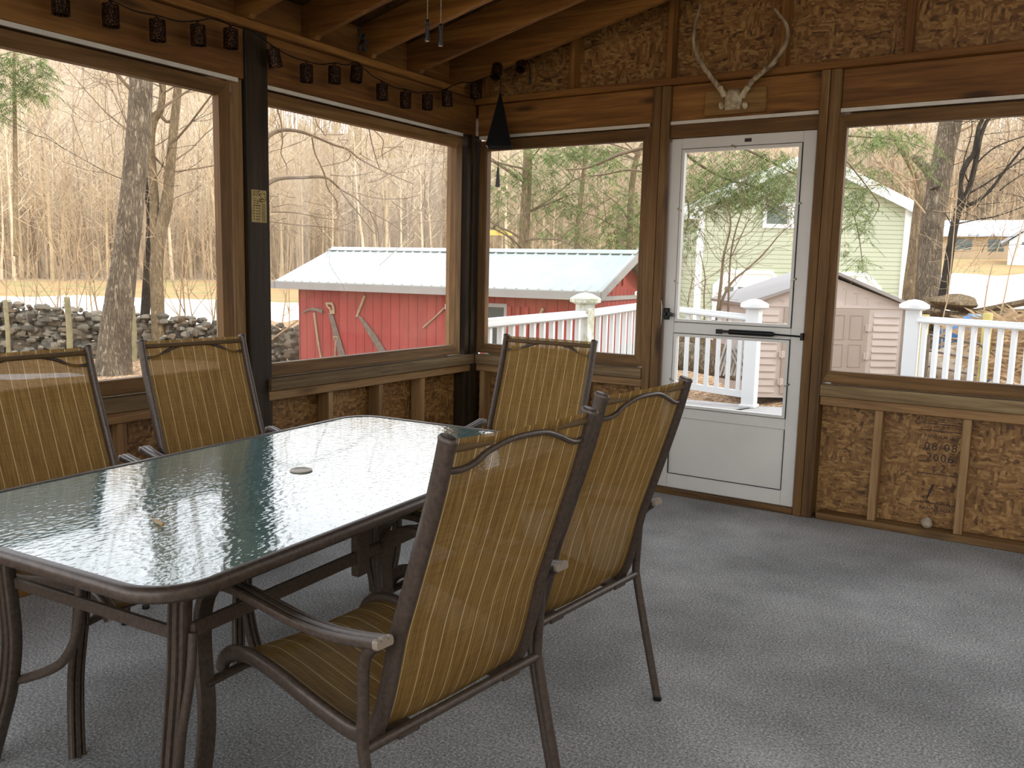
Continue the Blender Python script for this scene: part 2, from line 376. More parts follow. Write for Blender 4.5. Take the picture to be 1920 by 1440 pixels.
# ------------------------------------------------------------------ white storm door
d=empty('door_1',kind='structure',label='white aluminium storm door with two glass panels and a kick panel',cat='door')
X0,X1=1.418,2.262; dz0,dz1=.038,2.162
fr=MB(); y0,y1=.012,.042
fr.box((X0,y0,dz0),(1.484,y1,dz1),.003); fr.box((2.19,y0,dz0),(X1,y1,dz1),.003)
fr.box((1.4845,y0,2.10),(2.1895,y1,dz1),.003); fr.box((1.4845,y0,1.006),(2.1895,y1,1.072),.003)
fr.box((1.4845,y0,.485),(2.1895,y1,.548),.003); fr.box((1.4845,y0,dz0),(2.1895,y1,.13),.003)
fr.build('door_frame',M['door_white'],d)
def inset(name,x0,x1,z0,z1,w=.016):
    i=MB(); i.box((x0,.004,z0),(x0+w,.04,z1)); i.box((x1-w,.004,z0),(x1,.04,z1)); i.box((x0+w,.004,z1-w),(x1-w,.04,z1)); i.box((x0+w,.004,z0),(x1-w,.04,z0+w))
    o=i.build('glass_frame',M['door_white'],d)
    MB().box((x0+w-.002,.024,z0+w-.002),(x1-w+.002,.027,z1-w+.002)).build('pane',M['pane_clear'],o)
    g=MB(); t=.0035
    for a in ((x0-t,z0-t,x0,z1+t),(x1,z0-t,x1+t,z1+t),(x0,z1,x1,z1+t),(x0,z0-t,x1,z0)): g.box((a[0],.009,a[1]),(a[2],.03,a[3]))
    g.build('gasket',M['seam'],o)
inset('u',1.4885,2.186,1.0755,2.0965); inset('l',1.4885,2.186,.5515,1.0025)
MB().box((1.484,.02,.13),(2.19,.034,.485)).build('kick_panel',M['door_white'],d)
k=MB()
for a in ((1.484,.13,1.4875,.485),(2.1865,.13,2.19,.485),(1.4875,.1265,2.1865,.13)): k.box((a[0],.0105,a[1]),(a[2],.03,a[3]))
k.build('kick_panel_seam',M['seam'],d)
for x,z in ((1.478,1.75),(2.196,1.77),(2.196,1.35),(1.478,1.32),(2.196,.75),(1.478,.72),(1.79,2.104)):
    c=MB(); c.lathe([(.0065,0),(.0065,.006),(.003,.01)],(x,.012,z),10,(0,-1,0)); sg=-1 if x>1.8 else 1
    c.prism([(x,.004,z-.004),(x+sg*.022,.0025,z-.016),(x+sg*.028,.0025,z-.01),(x+.002,.004,z+.006)],(0,.003,0)); c.build('pane_clip',M['brass'],d)
st=MB(); st.box((1.86,.0105,2.12),(1.90,.013,2.14)); st.build('rust_patch',M['nail'],d)
cl=MB(); zc=1.03
cl.lathe([(.011,0),(.0155,.004),(.0155,.25),(.012,.262),(.006,.27)],(1.84,-.025,zc+.004),14,(1,0,0)); cl.rod((2.105,-.025,zc+.004),(2.268,-.025,zc+.0),.005)
cl.box((1.775,-.03,zc-.003),(1.84,-.02,zc+.012)); cl.box((1.76,-.02,zc-.012),(1.79,.012,zc+.014)); cl.box((2.256,-.045,zc-.02),(2.2695,-.01,zc+.02)); cl.build('closer',M['black'],d,40,label='black pneumatic door closer tube')
h=MB(); h.box((1.42,-.012,1.085),(1.455,.012,1.155),.004); h.prism([(1.455,-.03,1.11),(1.485,-.03,1.105),(1.485,-.03,1.125),(1.455,-.03,1.132)],(0,.02,0)); h.rod((1.437,-.03,1.12),(1.437,0,1.12),.01); h.build('latch_handle',M['black'],d,40,label='black latch handle')
h=MB(); h.tube(smoothpath([(1.407,-.02,1.04),(1.417,-.03,1.06),(1.417,-.03,1.17),(1.407,-.02,1.2)],4),.004); h.build('strike_loop',M['brass'],d,40)
# ------------------------------------------------------------------ furniture materials
s=N('bronze_powder_coat'); n1=s.noise(s.coord(),90,3)
s.bsdf(s.ramp(n1.outputs[0],[(.3,'#3d322a'),(.7,'#54463b')]),.38,.25,.5,n1.outputs[0],.05,.001); M['bronze']=s.m
M['capgrey']=plain('arm_end_cap','#857666',.5); M['bolt']=plain('bolt_steel','#9a938c',.3,.85)
s=N('striped_sling_fabric'); tc=s.n('TexCoord'); sp=s.n('SeparateXYZ'); s.put(sp,0,tc.outputs['Object'])
X=sp.outputs[0]
def linemask(period,off,width):
    a=s.math('FRACT',s.math('ADD',s.math('DIVIDE',X,period),off)); a=s.math('ABSOLUTE',s.math('SUBTRACT',a,.5)); return s.math('LESS_THAN',a,width)
l1=linemask(.0505,.5,.026); l2=linemask(.0101,.2,.09)
th=s.noise(s.coord((260,8,8)),1,3,.7); th2=s.noise(s.coord((8,240,240)),1,2); wv=s.noise(s.coord((700,700,700)),1,1)
f=s.math('ADD',s.math('MULTIPLY',th.outputs[0],.8),s.math('MULTIPLY',th2.outputs[0],.2))
col=s.ramp(f,[(.3,'#6c532f'),(.5,'#8a6b3e'),(.7,'#a5864f')]); col=s.mix(s.math('MULTIPLY',l2,.22),col,lin('#5b4426')); col=s.mix(s.math('MULTIPLY',l1,.8),col,lin('#d8c190'))
df=s.n('BsdfDiffuse'); s.put(df,0,col); tl=s.n('BsdfTranslucent'); s.put(tl,0,col); tr=s.n('BsdfTransparent')
bp=s.n('Bump'); s.put(bp,'Height',wv.outputs[0]); s.put(bp,'Strength',.3); s.put(bp,'Distance',.002); s.put(df,'Normal',bp.outputs[0])
m0=s.n('MixShader'); s.put(m0,0,.3); s.put(m0,1,df.outputs[0]); s.put(m0,2,tl.outputs[0])
m1=s.n('MixShader'); s.put(m1,0,.1); s.put(m1,1,m0.outputs[0]); s.put(m1,2,tr.outputs[0]); s.t.links.new(m1.outputs[0],s.out.inputs[0]); M['sling']=s.m
M['hem']=plain('sling_hem','#5a4426',.8)

# ------------------------------------------------------------------ sling chair
RAIL=[(.30,.362),(.288,.388),(.265,.410),(.235,.424),(.19,.434),(.15,.435),(.07,.425),(0,.412),(-.08,.398),(-.15,.388),(-.205,.384),(-.25,.396),(-.280,.43),(-.30,.485),(-.318,.555),(-.335,.63),(-.36,.705),(-.385,.78),(-.41,.855),(-.433,.927),(-.452,.995),(-.467,1.055)]
HW=.232
def ridged(w,t):
    a=w/2; return [(-a,-t*.3),(-a*.85,-t*.5),(a*.85,-t*.5),(a,-t*.3),(a,t*.2),(a*.9,t*.42),(a*.62,t*.5),(a*.42,t*.1),(a*.24,t*.5),(-a*.24,t*.5),(-a*.42,t*.1),(-a*.62,t*.5),(-a*.9,t*.42),(-a,t*.2)]
def flipv(P): return [(u_,-v_) for u_,v_ in P][::-1]
def make_chair():
    root=empty('sling_chair')
    rp=smoothpath([(0,y,z) for y,z in RAIL],3)
    for sx in (-1,1):
        m=MB(); m.sweep([(sx*HW,p.y,p.z) for p in rp],oval(.0125,.021,12),ref=(1,0,0))
        r=m.build('side_rail',M['bronze'],root,50)
        c=MB(); e=Vector((sx*HW,-.467,1.055)); tdir=Vector((0,-.015,.06)).normalized(); c.sweep([e-tdir*.002,e+tdir*.004,e+tdir*.008],oval(.0140,.0225,12),ref=(1,0,0),radii=[1,1,.8]); c.build('end_plug',M['bronze'],r,50)
        c=MB(); c.lathe([(.0095,0),(.0095,.004),(.006,.008)],(sx*(HW+.0),-.332,.598),10,(0,-.97,.2)); c.build('bolt',M['bolt'],r,40,label='bright steel bolt head')
    # sling
    m=MB(); path=[p for p in smoothpath([(0,y,z) for y,z in RAIL[1:]],3)]
    nx=10; vs=[]
    for p in path:
        for j in range(nx+1):
            t=j/nx*2-1; sag=(1-t*t)*.012
            back=max(0,min(1,(p.z-.42)/.2)) if p.y<-.2 else 0
            vs.append((t*(HW-.004), p.y-(sag if back>0 else 0)*back, p.z-sag*(1-back)))
    n=len(path); m.add(vs,[(i*(nx+1)+j,i*(nx+1)+j+1,(i+1)*(nx+1)+j+1,(i+1)*(nx+1)+j) for i in range(n-1) for j in range(nx)])
    m.build('sling',M['sling'],root,60,label='golden brown woven sling with thin pale stripes')
    m=MB(); m.tube([(-HW,-.462,1.036),(0,-.464,1.036),(HW,-.462,1.036)],.009,8); m.build('top_hem',M['hem'],root,60)
    m=MB(); hb=[(-HW,-.45,.993),(-.19,-.462,.992),(-.155,-.466,1.0),(-.12,-.468,1.017),(-.06,-.473,1.033),(0,-.474,1.036),(.06,-.473,1.032),(.12,-.468,1.014),(.155,-.466,1.0),(.19,-.462,.992),(HW,-.45,.993)]
    m.tube(smoothpath(hb,4),.0068,8); m.build('head_bar',M['bronze'],root,60)
    for sx in (-1,1):
        ax=sx*.291
        m=MB(); arm=smoothpath([(ax,.262,.577),(ax,.238,.603),(ax,.205,.622),(ax,.16,.633),(ax,.10,.634),(ax,.0,.628),(ax,-.1,.622),(ax,-.2,.626),(ax,-.28,.637),(ax,-.356,.652)],4)
        m.sweep(arm[::-1],flipv(ridged(.046,.02)),ref=(1,0,0)); a=m.build('armrest',M['bronze'],root,35)
        c=MB(); c.sweep([(ax,-.354,.6515),(ax,-.362,.653),(ax,-.366,.6535)],flipv(ridged(.047,.021)),ref=(-1,0,0),radii=[1,1,.9]); c.build('end_cap',M['capgrey'],a,label='pale plastic cap on the arm end')
        m=MB(); fl=smoothpath([(ax,.2625,.5765),(sx*.293,.276,.53),(sx*.295,.278,.465),(sx*.297,.27,.385),(sx*.30,.258,.31),(sx*.308,.252,.22),(sx*.32,.262,.11),(sx*.336,.285,.0)],4)
        m.sweep(fl,flipv(ridged(.044,.022)),ref=(1,0,0)); l=m.build('leg',M['bronze'],root,35)
        m=MB(); rl=smoothpath([(ax,-.345,.643),(sx*.291,-.318,.62),(sx*.29,-.302,.585),(sx*.289,-.298,.50),(sx*.288,-.296,.42),(sx*.288,-.30,.39),(sx*.289,-.326,.274),(sx*.291,-.392,.004)],4)
        m.tube(rl,.0128,10); l=m.build('leg',M['bronze'],root,60)
        c=MB(); c.lathe([(.0145,0),(.0145,.012),(.012,.014)],(sx*.291,-.3925,0),10); c.build('foot_cap',M['black'],l,40)
    m=MB(); m.rod((-.288,-.297,.402),(.288,-.297,.402),.0115,10); m.box((-.2,-.31,.392),(-.14,-.25,.404)); m.box((.2,-.31,.392),(.14,-.25,.404)); m.build('cross_bar',M['bronze'],root,50)
    m=MB(); m.sweep([(-.297,.262,.36),(-.2,.258,.372),(.2,.258,.372),(.297,.262,.36)],oval(.016,.0095,10),ref=(0,1,0)); m.build('cross_bar',M['bronze'],root,50)
    return root
ch0=make_chair(); note_kids(ch0)
CH=[((2.107,-3.415,1.456),'nearest sling chair on the right side of the glass table, back toward us'),
    ((2.066,-2.725,1.474),'sling chair on the right of the table, between the nearest chair and the white door'),
    ((1.50,-1.991,3.152),'sling chair at the far head of the table, below the window with the bell'),
    ((.926,-2.708,-1.652),'window side sling chair whose back stands just in front of the dark square post'),
    ((.985,-3.38,-1.536),'sling chair cut off by the left edge, below the large left window')]
for i,((x,y,a),lb) in enumerate(CH):
    o=ch0 if i==0 else copy_tree(ch0)
    o.location=(x,y,0); o.rotation_euler=(0,0,a); tag(o,lb,'chair','sling chairs around the glass table')

# ------------------------------------------------------------------ glass table
s=N('wavy_table_glass'); v=s.coord((1.6,1,1),(0,0,.4)); w=s.vor(v,52,'SMOOTH_F1'); n2=s.noise(v,22,3,.55,.6); n3=s.noise(v,6,2)
hh=s.math('ADD',s.math('MULTIPLY',w.outputs['Distance'],.9),s.math('MULTIPLY',n2.outputs[0],.9))
s.bsdf(s.ramp(n3.outputs[0],[(.3,'#587572'),(.7,'#67857f')]),.06,0,.5,hh,.3,.004,IOR=1.85,Coat_Weight=.5,Coat_Roughness=.04,Coat_IOR=1.6); M['tglass']=s.m
TR=PI/180*4
tb=empty('patio_table',(1.47,-3.05,0),TR,label='long patio table with wavy glass top and bronze metal frame',cat='table')
def rrect(w,l,r,z,k=8):
    P=[]
    for cx,cy,a0 in ((w-r,l-r,0),(-w+r,l-r,90),(-w+r,-l+r,180),(w-r,-l+r,270)):
        for i in range(k+1):
            a=math.radians(a0+90*i/k); P.append((cx+r*math.cos(a),cy+r*math.sin(a),z))
    return P
W_,L_=.525,.952
m=MB(); prof=[(-.012,-.016),(.004,-.017),(.012,-.010),(.013,.004),(.009,.013),(.002,.017),(-.012,.0165)]
m.sweep(rrect(W_-.012,L_-.012,.125,.7045),[(v_,u_) for u_,v_ in prof],ref=(0,0,1),closed=True); m.build('rim',M['bronze'],tb,40)
m=MB(); m.prism(rrect(W_-.014,L_-.014,.123,.712),(0,0,.0062)); m.build('glass_top',M['tglass'],tb,label='wavy blue green glass top')
m=MB(); m.lathe([(.004,0),(.034,0),(.0355,.002),(.034,.0045),(.026,.005),(.024,.0035),(.003,.0035)],(.009,0,.7185),28); m.build('hole_plug',plain('plug_plastic','#b4a898',.4),tb,45,label='pale round plug in the umbrella hole')
LEGS={'nr':[(.372,-.775,.69),(.367,-.78,.62),(.357,-.78,.47),(.344,-.78,.366),(.323,-.78,.217),(.296,-.78,0)],
 'nl':[(-.29,-.775,.69),(-.288,-.78,.59),(-.279,-.78,.5),(-.274,-.78,.385),(-.30,-.78,.261),(-.347,-.78,.15),(-.415,-.78,0)],
 'fl':[(-.35,.775,.69),(-.348,.78,.55),(-.34,.78,.42),(-.32,.78,.25),(-.295,.78,0)],'fr':[(.36,.775,.69),(.356,.78,.55),(.345,.78,.42),(.325,.78,.25),(.296,.78,0)]}
for k,p in LEGS.items():
    m=MB(); m.sweep(smoothpath(p,4),flipv(ridged(.055,.03)) if p[0][1]>0 else ridged(.055,.03),ref=(1,0,0)); l=m.build('leg',M['bronze'],tb,35)
m=MB(); m.box((-.285,-.776,.525),(.36,-.758,.555),.004); m.build('end_bar',M['bronze'],tb)
m=MB(); m.box((-.35,.758,.525),(.36,.776,.555),.004); m.build('end_bar',M['bronze'],tb)
m=MB(); m.box((.385,-.775,.545),(.402,.775,.58),.004); m.build('side_bar',M['bronze'],tb)
m=MB(); m.box((-.402,-.6,.545),(-.385,.775,.58),.004); m.build('side_bar',M['bronze'],tb)
for sx in (-1,1):
    m=MB(); m.box((sx*.38,-.212,.508),(sx*.41,-.16,.69),.005); m.build('hanger_plate',M['bronze'],tb)
m=MB(); m.tube(smoothpath([(-.292,-.765,.262),(-.235,-.76,.285),(-.165,-.758,.318),(-.105,-.757,.355),(-.06,-.757,.405),(-.032,-.757,.46),(-.018,-.757,.53),(-.012,-.757,.69)],5),.0125,10); m.build('curved_brace',M['bronze'],tb,60)
m=MB(); m.tube(smoothpath([(.352,-.79,.22),(.385,-.80,.33),(.40,-.785,.46),(.40,-.775,.56)],5),.0105,10); m.build('curved_brace',M['bronze'],tb,60)
# twig on the glass
m=MB(); q=Vector((1.625,-3.665,.7195)); m.tube([q+V(-.035,.01,.004),q+V(0,0,.005),q+V(.027,-.006,.006)],[.0035,.004,.004],6); m.tube([q+V(.027,-.006,.006),q+V(.031,-.016,.004),q+V(.032,-.024,.002)],[.0022,.0018,.001],6)
m.build('twig',plain('dry_twig','#a8895a',.7),None,60,label='small broken twig lying on the near end of the glass table',cat='twig')

# ------------------------------------------------------------------ hanging things
s=N('punched_tin'); v=s.coord((1,1,1)); w=s.vor(v,130); k=s.ramp(w.outputs['Distance'],[(.3,'#6b4420'),(.42,'#1a0e07')]); s.bsdf(k,.5,.5,.4); M['tin']=s.m
sl=empty('string_light',(0.06,-1.6,2.38),label='string of small rusty punched tin lanterns draped along the left header',cat='string lights')
LP=[]
pts=[(.07,-2.945,2.362,0),(.07,-2.734,2.367,0),(.07,-2.516,2.36,0),(.07,-2.308,2.388,.03),(.075,-2.13,2.413,0),(.07,-1.862,2.38,.25),(.07,-1.646,2.351,0),(.07,-1.441,2.383,0),(.07,-1.271,2.422,-.12),(.07,-1.058,2.363,.04),(.07,-.848,2.354,0),(.07,-.639,2.377,0),(.07,-.439,2.431,.08)]
O0=sl.location
def lantern(p,ti,r=.034,h=.088,ax=None):
    m=MB(); A=Vector(ax) if ax is not None else Vector((0,math.sin(ti),-math.cos(ti))); p=Vector(p)-O0; q=p-A*h/2
    m.lathe([(.006,-.018),(.008,-.004),(r*.96,0),(r,.004),(r,h-.004),(r*1.03,h),(r*.9,h),(r*.9,.01),(.004,.008)],q,16,A)
    m.build('lantern',M['tin'],sl,35)
    return q-A*.018+O0
tops=[lantern((x,y,z),t) for x,y,z,t in pts]
rf=[at(890,172,5.62),at(931,134,5.42),at(977,120,5.38)]
tops.append(lantern(rf[0],0,.032,.085)); tops.append(lantern(rf[1],0,.034,.09,ax=V(.1,-.45,-.9).normalized())); tops.append(lantern(rf[2],0,.034,.09,ax=V(.2,-.5,-.85).normalized()))
cb=[]
for i,t in enumerate(tops):
    cb.append(t-O0)
    if i+1<len(tops):
        mid=(t+tops[i+1])/2; mid.z+= (.02 if i in (3,4,12,13,14) else -.012); cb.append(mid-O0)
e=tops[-1]-O0; cb+= [e+V(.04,.02,-.05),e+V(.05,.02,-.12)]
m=MB(); m.tube(smoothpath(cb,3),.0032,6); m.build('cord',M['black'],sl,60)
m=MB(); p=e+V(.05,.02,-.12); m.lathe([(.006,0),(.008,-.015),(.006,-.05),(.002,-.055)],p,8); m.build('plug',M['black'],sl,50)
m=MB(); rg=random.Random(3); q0=at(560,95,5.0)-O0; q0.x=.075-O0.x
m.tube([q0+V(0,-.03,.05),q0,q0+V(0,-.03,-.05)],.003,5)
for i in range(16):
    a=rg.uniform(0,2*PI); b0=q0+V(rg.uniform(0,.015),rg.uniform(-.03,.02),rg.uniform(-.05,.05)); d_=V(.1,math.cos(a),math.sin(a))*.035
    m.add([b0,b0+d_*.5+V(.003,.008,.008),b0+d_,b0+d_*.5-V(.003,.008,.008)],[(0,1,2,3)])
m.build('wire_tie',M['black'],sl)

# bell
bl=empty('wind_bell',(.276,-.14,2.16),label='black pyramid wind bell hanging in front of the corner window',cat='bell')
m=MB(); hb,ht=.086,.345; r_=.5; vs=[]
for i in range(4): a=PI/4+PI/2*i+.5; vs.append((hb*1.414*math.cos(a)*.96,hb*1.414*math.sin(a)*.96,0))
for i in range(4): a=PI/4+PI/2*i+.5; vs.append((.006*math.cos(a),.006*math.sin(a),ht))
for i in range(4): vs.append((vs[i][0]*.96,vs[i][1]*.96,.004))
vs.append((0,0,ht-.02)); m.add(vs,[(0,1,5,4),(1,2,6,5),(2,3,7,6),(3,0,4,7),(4,5,6,7),(0,8,9,1),(1,9,10,2),(2,10,11,3),(3,11,8,0),(8,12,9),(9,12,10),(10,12,11),(11,12,8)])
m.build('bell_body',M['black'],bl)
m=MB(); m.tube([(0,0,ht-.01),(0,0,ht+.12),(0,-.02,.455)],.0022,5); m.lathe([(.004,0),(.004,.012),(.002,.02)],(0,-.02,.448),8); m.build('hanging_cord',M['black'],bl)
m=MB(); m.tube([(0,0,ht-.03),(-.003,0,0),(-.008,-.0,-.13)],.0018,5); m.prism([(-.012,0,-.125),(-.004,0,-.125),(.006,0,-.24),(.004,0,-.255),(-.024,0,-.255),(-.026,0,-.24)],(0,.008,0)); m.build('clapper',M['seam'],bl,label='thin clapper strip on a twisted cord')

# fan pull chains
for i,(px,py0,py1,lb) in enumerate(((801,38,77,'black pull handle hanging on a bead chain, the left and higher one'),(826,46,86,'black pull handle hanging on a bead chain, the right and lower one'))):
    q=at(px,py1,2.15); t_=at(px,py0,2.15); hgt=t_.z-q.z; p=empty('pull_chain',q,label=lb,cat='pull chain',group='pull chains under the rafters')
    m=MB(); m.lathe([(.0055,0),(.0065,.002),(.006,.008),(.0048,hgt*.55),(.0045,hgt*.72),(.0062,hgt*.75),(.0062,hgt*.8),(.0045,hgt*.83),(.0058,hgt*.9),(.004,hgt*.97),(.0015,hgt)],(0,0,0),14); m.build('handle',M['black'],p,40)
    m=MB(); m.lathe([(.0025,-.0008),(.0052,-.0008),(.0052,.0)],(0,0,0),12); m.build('end_ring',M['bolt'],p)
    zt=zr(q.x)-.0; m=MB(); z=hgt
    m.rod((0,0,hgt-.002),(0,0,zt-q.z+.1),.0007,5)
    while z<min(.55,zt-q.z): m.blob((0,0,z),(.0016,)*3,0,0,(6,4)); z+=.0042
    m.build('bead_chain',M['brass'],p,60)

# antlers on a board
an=empty('antler_mount',(1.80,-.02,2.34),label='bleached forked antlers on a skull cap, fixed to a small board above the door',cat='antlers')
MB().box((-.176,-.008,-.064),(.178,.0265,.072),.003).build('plaque',wood('plaque_pine','#6b4a24','#94703c','#b08a54','x'),an)
s=N('weathered_antler'); v=s.coord((30,30,6)); nn=s.noise(v,1.5,5); s.bsdf(s.ramp(nn.outputs[0],[(.32,'#4d3f2c'),(.5,'#8d7b60'),(.68,'#b7a586')]),.6,0,.3,nn.outputs[0],.5,.004); M['antler']=s.m
s=N('old_bone'); nn=s.noise(s.coord(),30,4); s.bsdf(s.ramp(nn.outputs[0],[(.3,'#8f7d60'),(.7,'#cfc0a0')]),.6,0,.3,nn.outputs[0],.3,.004); M['bone']=s.m
def ap(px,py,dy):
    "pixel on the vertical plane y = -.02+dy, local to the mount"
    d_=(_f+_r*((px-960)/CF)-_u*((py-720)/CF)); t=((-.02+dy)-CP.y)/d_.y; return CP+d_*t-an.location
def antler(P):
    pts=[ap(x,y,d_) for x,y,d_,r in P]; rr=[r for *_,r in P]
    pp=smoothpath(pts,5); rs=[lerp(rr[min(int(i/5),len(rr)-1)],rr[min(int(i/5)+1,len(rr)-1)],(i%5)/5) for i in range(len(pp))]
    m=MB(); m.tube(pp,rs,12); m.build('antler',M['antler'],an,60)
antler([(1350,166,-.035,.0165),(1342,156,-.04,.0155),(1326,135,-.055,.0145),(1309,108,-.075,.0135),(1300,75,-.095,.012),(1304,42,-.10,.0095),(1311,16,-.10,.0065),(1312,6,-.10,.003)])
antler([(1402,164,-.035,.0165),(1410,152,-.04,.0155),(1428,137,-.055,.0145),(1449,119,-.07,.014),(1468,92,-.09,.013),(1477,66,-.10,.0115),(1473,44,-.105,.0095),(1459,25,-.10,.0075),(1452,16,-.10,.004)])
m=MB(); P_=[ap(1374,189,-.02)]
sk=[]
for i,(px,py,rx,rz_,dy) in enumerate(((1375,168,.030,.006,-.02),(1375,173,.045,.01,-.03),(1375,185,.052,.014,-.035),(1374,198,.05,.012,-.03),(1373,206,.046,.006,-.02))):
    c_=ap(px,py,dy*.6)
    sk.append([c_+V(rx*math.cos(t),rz_*1.6*math.sin(t)*(1.3 if math.sin(t)<0 else .4),0) for t in [2*PI*j/14 for j in range(14)]])
vs=[p for r in sk for p in r]; m.add(vs,[(i*14+j,i*14+(j+1)%14,(i+1)*14+(j+1)%14,(i+1)*14+j) for i in range(4) for j in range(14)]+[tuple(range(14))[::-1],tuple(range(56,70))])
for a_,b_ in (((1359,180),(1349,164)),((1391,180),(1403,162))):
    m.tube([ap(*a_,-.02),(ap(*a_,-.03)+ap(*b_,-.035))/2,ap(*b_,-.036)],[.022,.016,.0185],10)
for px in (1352,1396): m.blob(ap(px,198,-.03),(.016,.018,.022),2,.15)
m.build('skull_cap',M['bone'],an,60,label='pale bone skull cap between the antlers')

# note on the post
nt=empty('paper_note',(.0065,-1.9,1.72),label='yellowed printed card pinned to the dark square post',cat='note')
def npt(px,py):
    d_=(_f+_r*((px-960)/CF)-_u*((py-720)/CF)); t=(.0065-CP.x)/d_.x; return CP+d_*t-nt.location
A_,B_,C_,D_=npt(471,355),npt(499,358),npt(500,418),npt(472,416)
m=MB(); m.prism([A_,B_,C_,D_],(.0012,0,0)); m.build('card',plain('aged_card','#b09a63',.8,var=.18,scale=25),nt)
m=MB(); rg=random.Random(5)
def nb(u0,v0,u1,v1):
    f_=lambda u,v:(A_*(1-u)*(1-v)+B_*u*(1-v)+C_*u*v+D_*(1-u)*v)+V(.0013,0,0)
    m.prism([f_(u0,v0),f_(u1,v0),f_(u1,v1),f_(u0,v1)],(.0003,0,0))
for (v0,u0,u1) in ((.05,.08,.55),(.1,.1,.6),(.15,.1,.55),(.27,.1,.35),(.33,.1,.9),(.345,.4,.9),(.4,.1,.45),(.48,.1,.6)):
    u=u0
    while u<u1: w_=rg.uniform(.03,.1); nb(u,v0,min(u+w_,u1),v0+.022); u+=w_+.03
for i in range(13):
    v0=.42+i*.043; nb(.70-rg.uniform(0,.06),v0,.93,v0+.018)
    if i%2: nb(.1,v0,.2,v0+.03); nb(.3,v0,.4,v0+.03); nb(.45,v0,.55,v0+.03)
for i in range(26):
    u0=rg.uniform(.45,.9); v0=rg.uniform(.06,.3); nb(u0,v0,u0+rg.uniform(.03,.09),v0+rg.uniform(.01,.04))
m.build('print',M['ink'],nt)
m=MB(); m.lathe([(.004,0),(.004,.002),(.001,.003)],npt(485,359),8,(1,0,0)); m.build('pin',M['black'],nt)

# ball on the bottom plate
m=MB(); m.blob((2.966,.028,.069),(.0295,.027,.0295),4,.05,(18,12)); m.build('stone',plain('pale_stone','#a3927c',.8,var=.25,scale=40),None,60,label='round pale stone sitting on the bottom plate under the stamped board',cat='stone')
# ------------------------------------------------------------------ outdoors: terrain
def smooth01(t): t=max(0,min(1,t)); return t*t*(3-2*t)
LP_=[(0,-.88),(20,-.88),(60,-.88),(95,-.3),(130,4.5),(240,37),(330,46),(430,50)]
RP_=[(0,-.46),(20,-.5),(32,-.55),(45,.35),(62,2.0),(90,3.4),(140,9),(240,37),(330,46),(430,50)]
def gz(x,y):
    dx,dy=x-CP.x,y-CP.y; fwd=-.537*dx+.843*dy; rt=.843*dx+.537*dy; r=math.hypot(dx,dy)
    az=math.degrees(math.atan2(rt,fwd)) if fwd>-5 else (60 if rt>0 else -60)
    t=smooth01((az-9)/13)
    n=.05*math.sin(x*.9+1)*math.cos(y*.8)+.03*math.sin(2.1*x-y)
    if r>70: n+=1.2*math.sin(x*.05)*math.cos(y*.045+1)*min(1,(r-70)/60)
    z=lerp(pw(r,LP_),pw(r,RP_),t)
    if r>110: z+=(z-2)*.42*smooth01((-14-az)/9)*smooth01((r-110)/60) if az>-60 else 0
    return z+n
s=N('leaf_litter_ground'); v=s.coord(); a=s.noise(v,14,4,.7); w=s.vor(s.coord((1,1,.6)),24); sep=s.n('SeparateColor'); s.put(sep,0,w.outputs['Color'])
f=s.math('ADD',s.math('MULTIPLY',sep.outputs[0],.5),s.math('MULTIPLY',a.outputs[0],.5))
near=s.ramp(f,[(.25,'#5a4636'),(.45,'#8d7157'),(.62,'#b0916f'),(.8,'#cbb394')])
b2=s.noise(v,.35,5,.6); far=s.ramp(b2.outputs[0],[(.35,'#9c7c58'),(.5,'#a68b62'),(.62,'#8c8459')])
hill=s.ramp(s.noise(v,.9,7,.75).outputs[0],[(.3,'#7d6c58'),(.5,'#a39079'),(.7,'#c0ae94')])
g=s.n('NewGeometry'); vm=s.n('VectorMath',operation='DISTANCE'); s.put(vm,0,g.outputs['Position']); s.put(vm,1,(3.47,-4.94,0))
t1=s.ramp(s.math('DIVIDE',vm.outputs['Value'],100),[(.3,(0,0,0)),(.5,(1,1,1))]); t2=s.ramp(s.math('DIVIDE',vm.outputs['Value'],100),[(.86,(0,0,0)),(.98,(1,1,1))])
s.bsdf(s.mix(t2,s.mix(t1,near,far),hill),.95,0,.05,f,.5,.03); M['ground']=s.m
rs=[0,4,8,11,14,17,20,23,26,30,34,38,42,47,52,57,62,68,75,82,90,98,108,120,135,150,170,195,225,260,310,370,430]
m=MB(); NA=120; vs=[(CP.x,CP.y,-.9)]
for r in rs[1:]:
    for j in range(NA):
        a=2*PI*j/NA; x,y=CP.x+r*math.cos(a),CP.y+r*math.sin(a); z=gz(x,y)
        if -.6<x<5.6 and -7.6<y<.6: z=-.9
        if x>5.6 or y<-7.6: z=min(z,-.5)
        vs.append((x,y,z))
fs=[(0,1+j,1+(j+1)%NA) for j in range(NA)]
for i in range(len(rs)-2):
    for j in range(NA): a=1+i*NA+j; b_=1+i*NA+(j+1)%NA; fs.append((a,b_,b_+NA,a+NA))
m.add(vs,fs); m.build('ground',M['ground'],None,180,kind='structure',label='leaf strewn yard, meadow and wooded hillside outside',cat='ground')
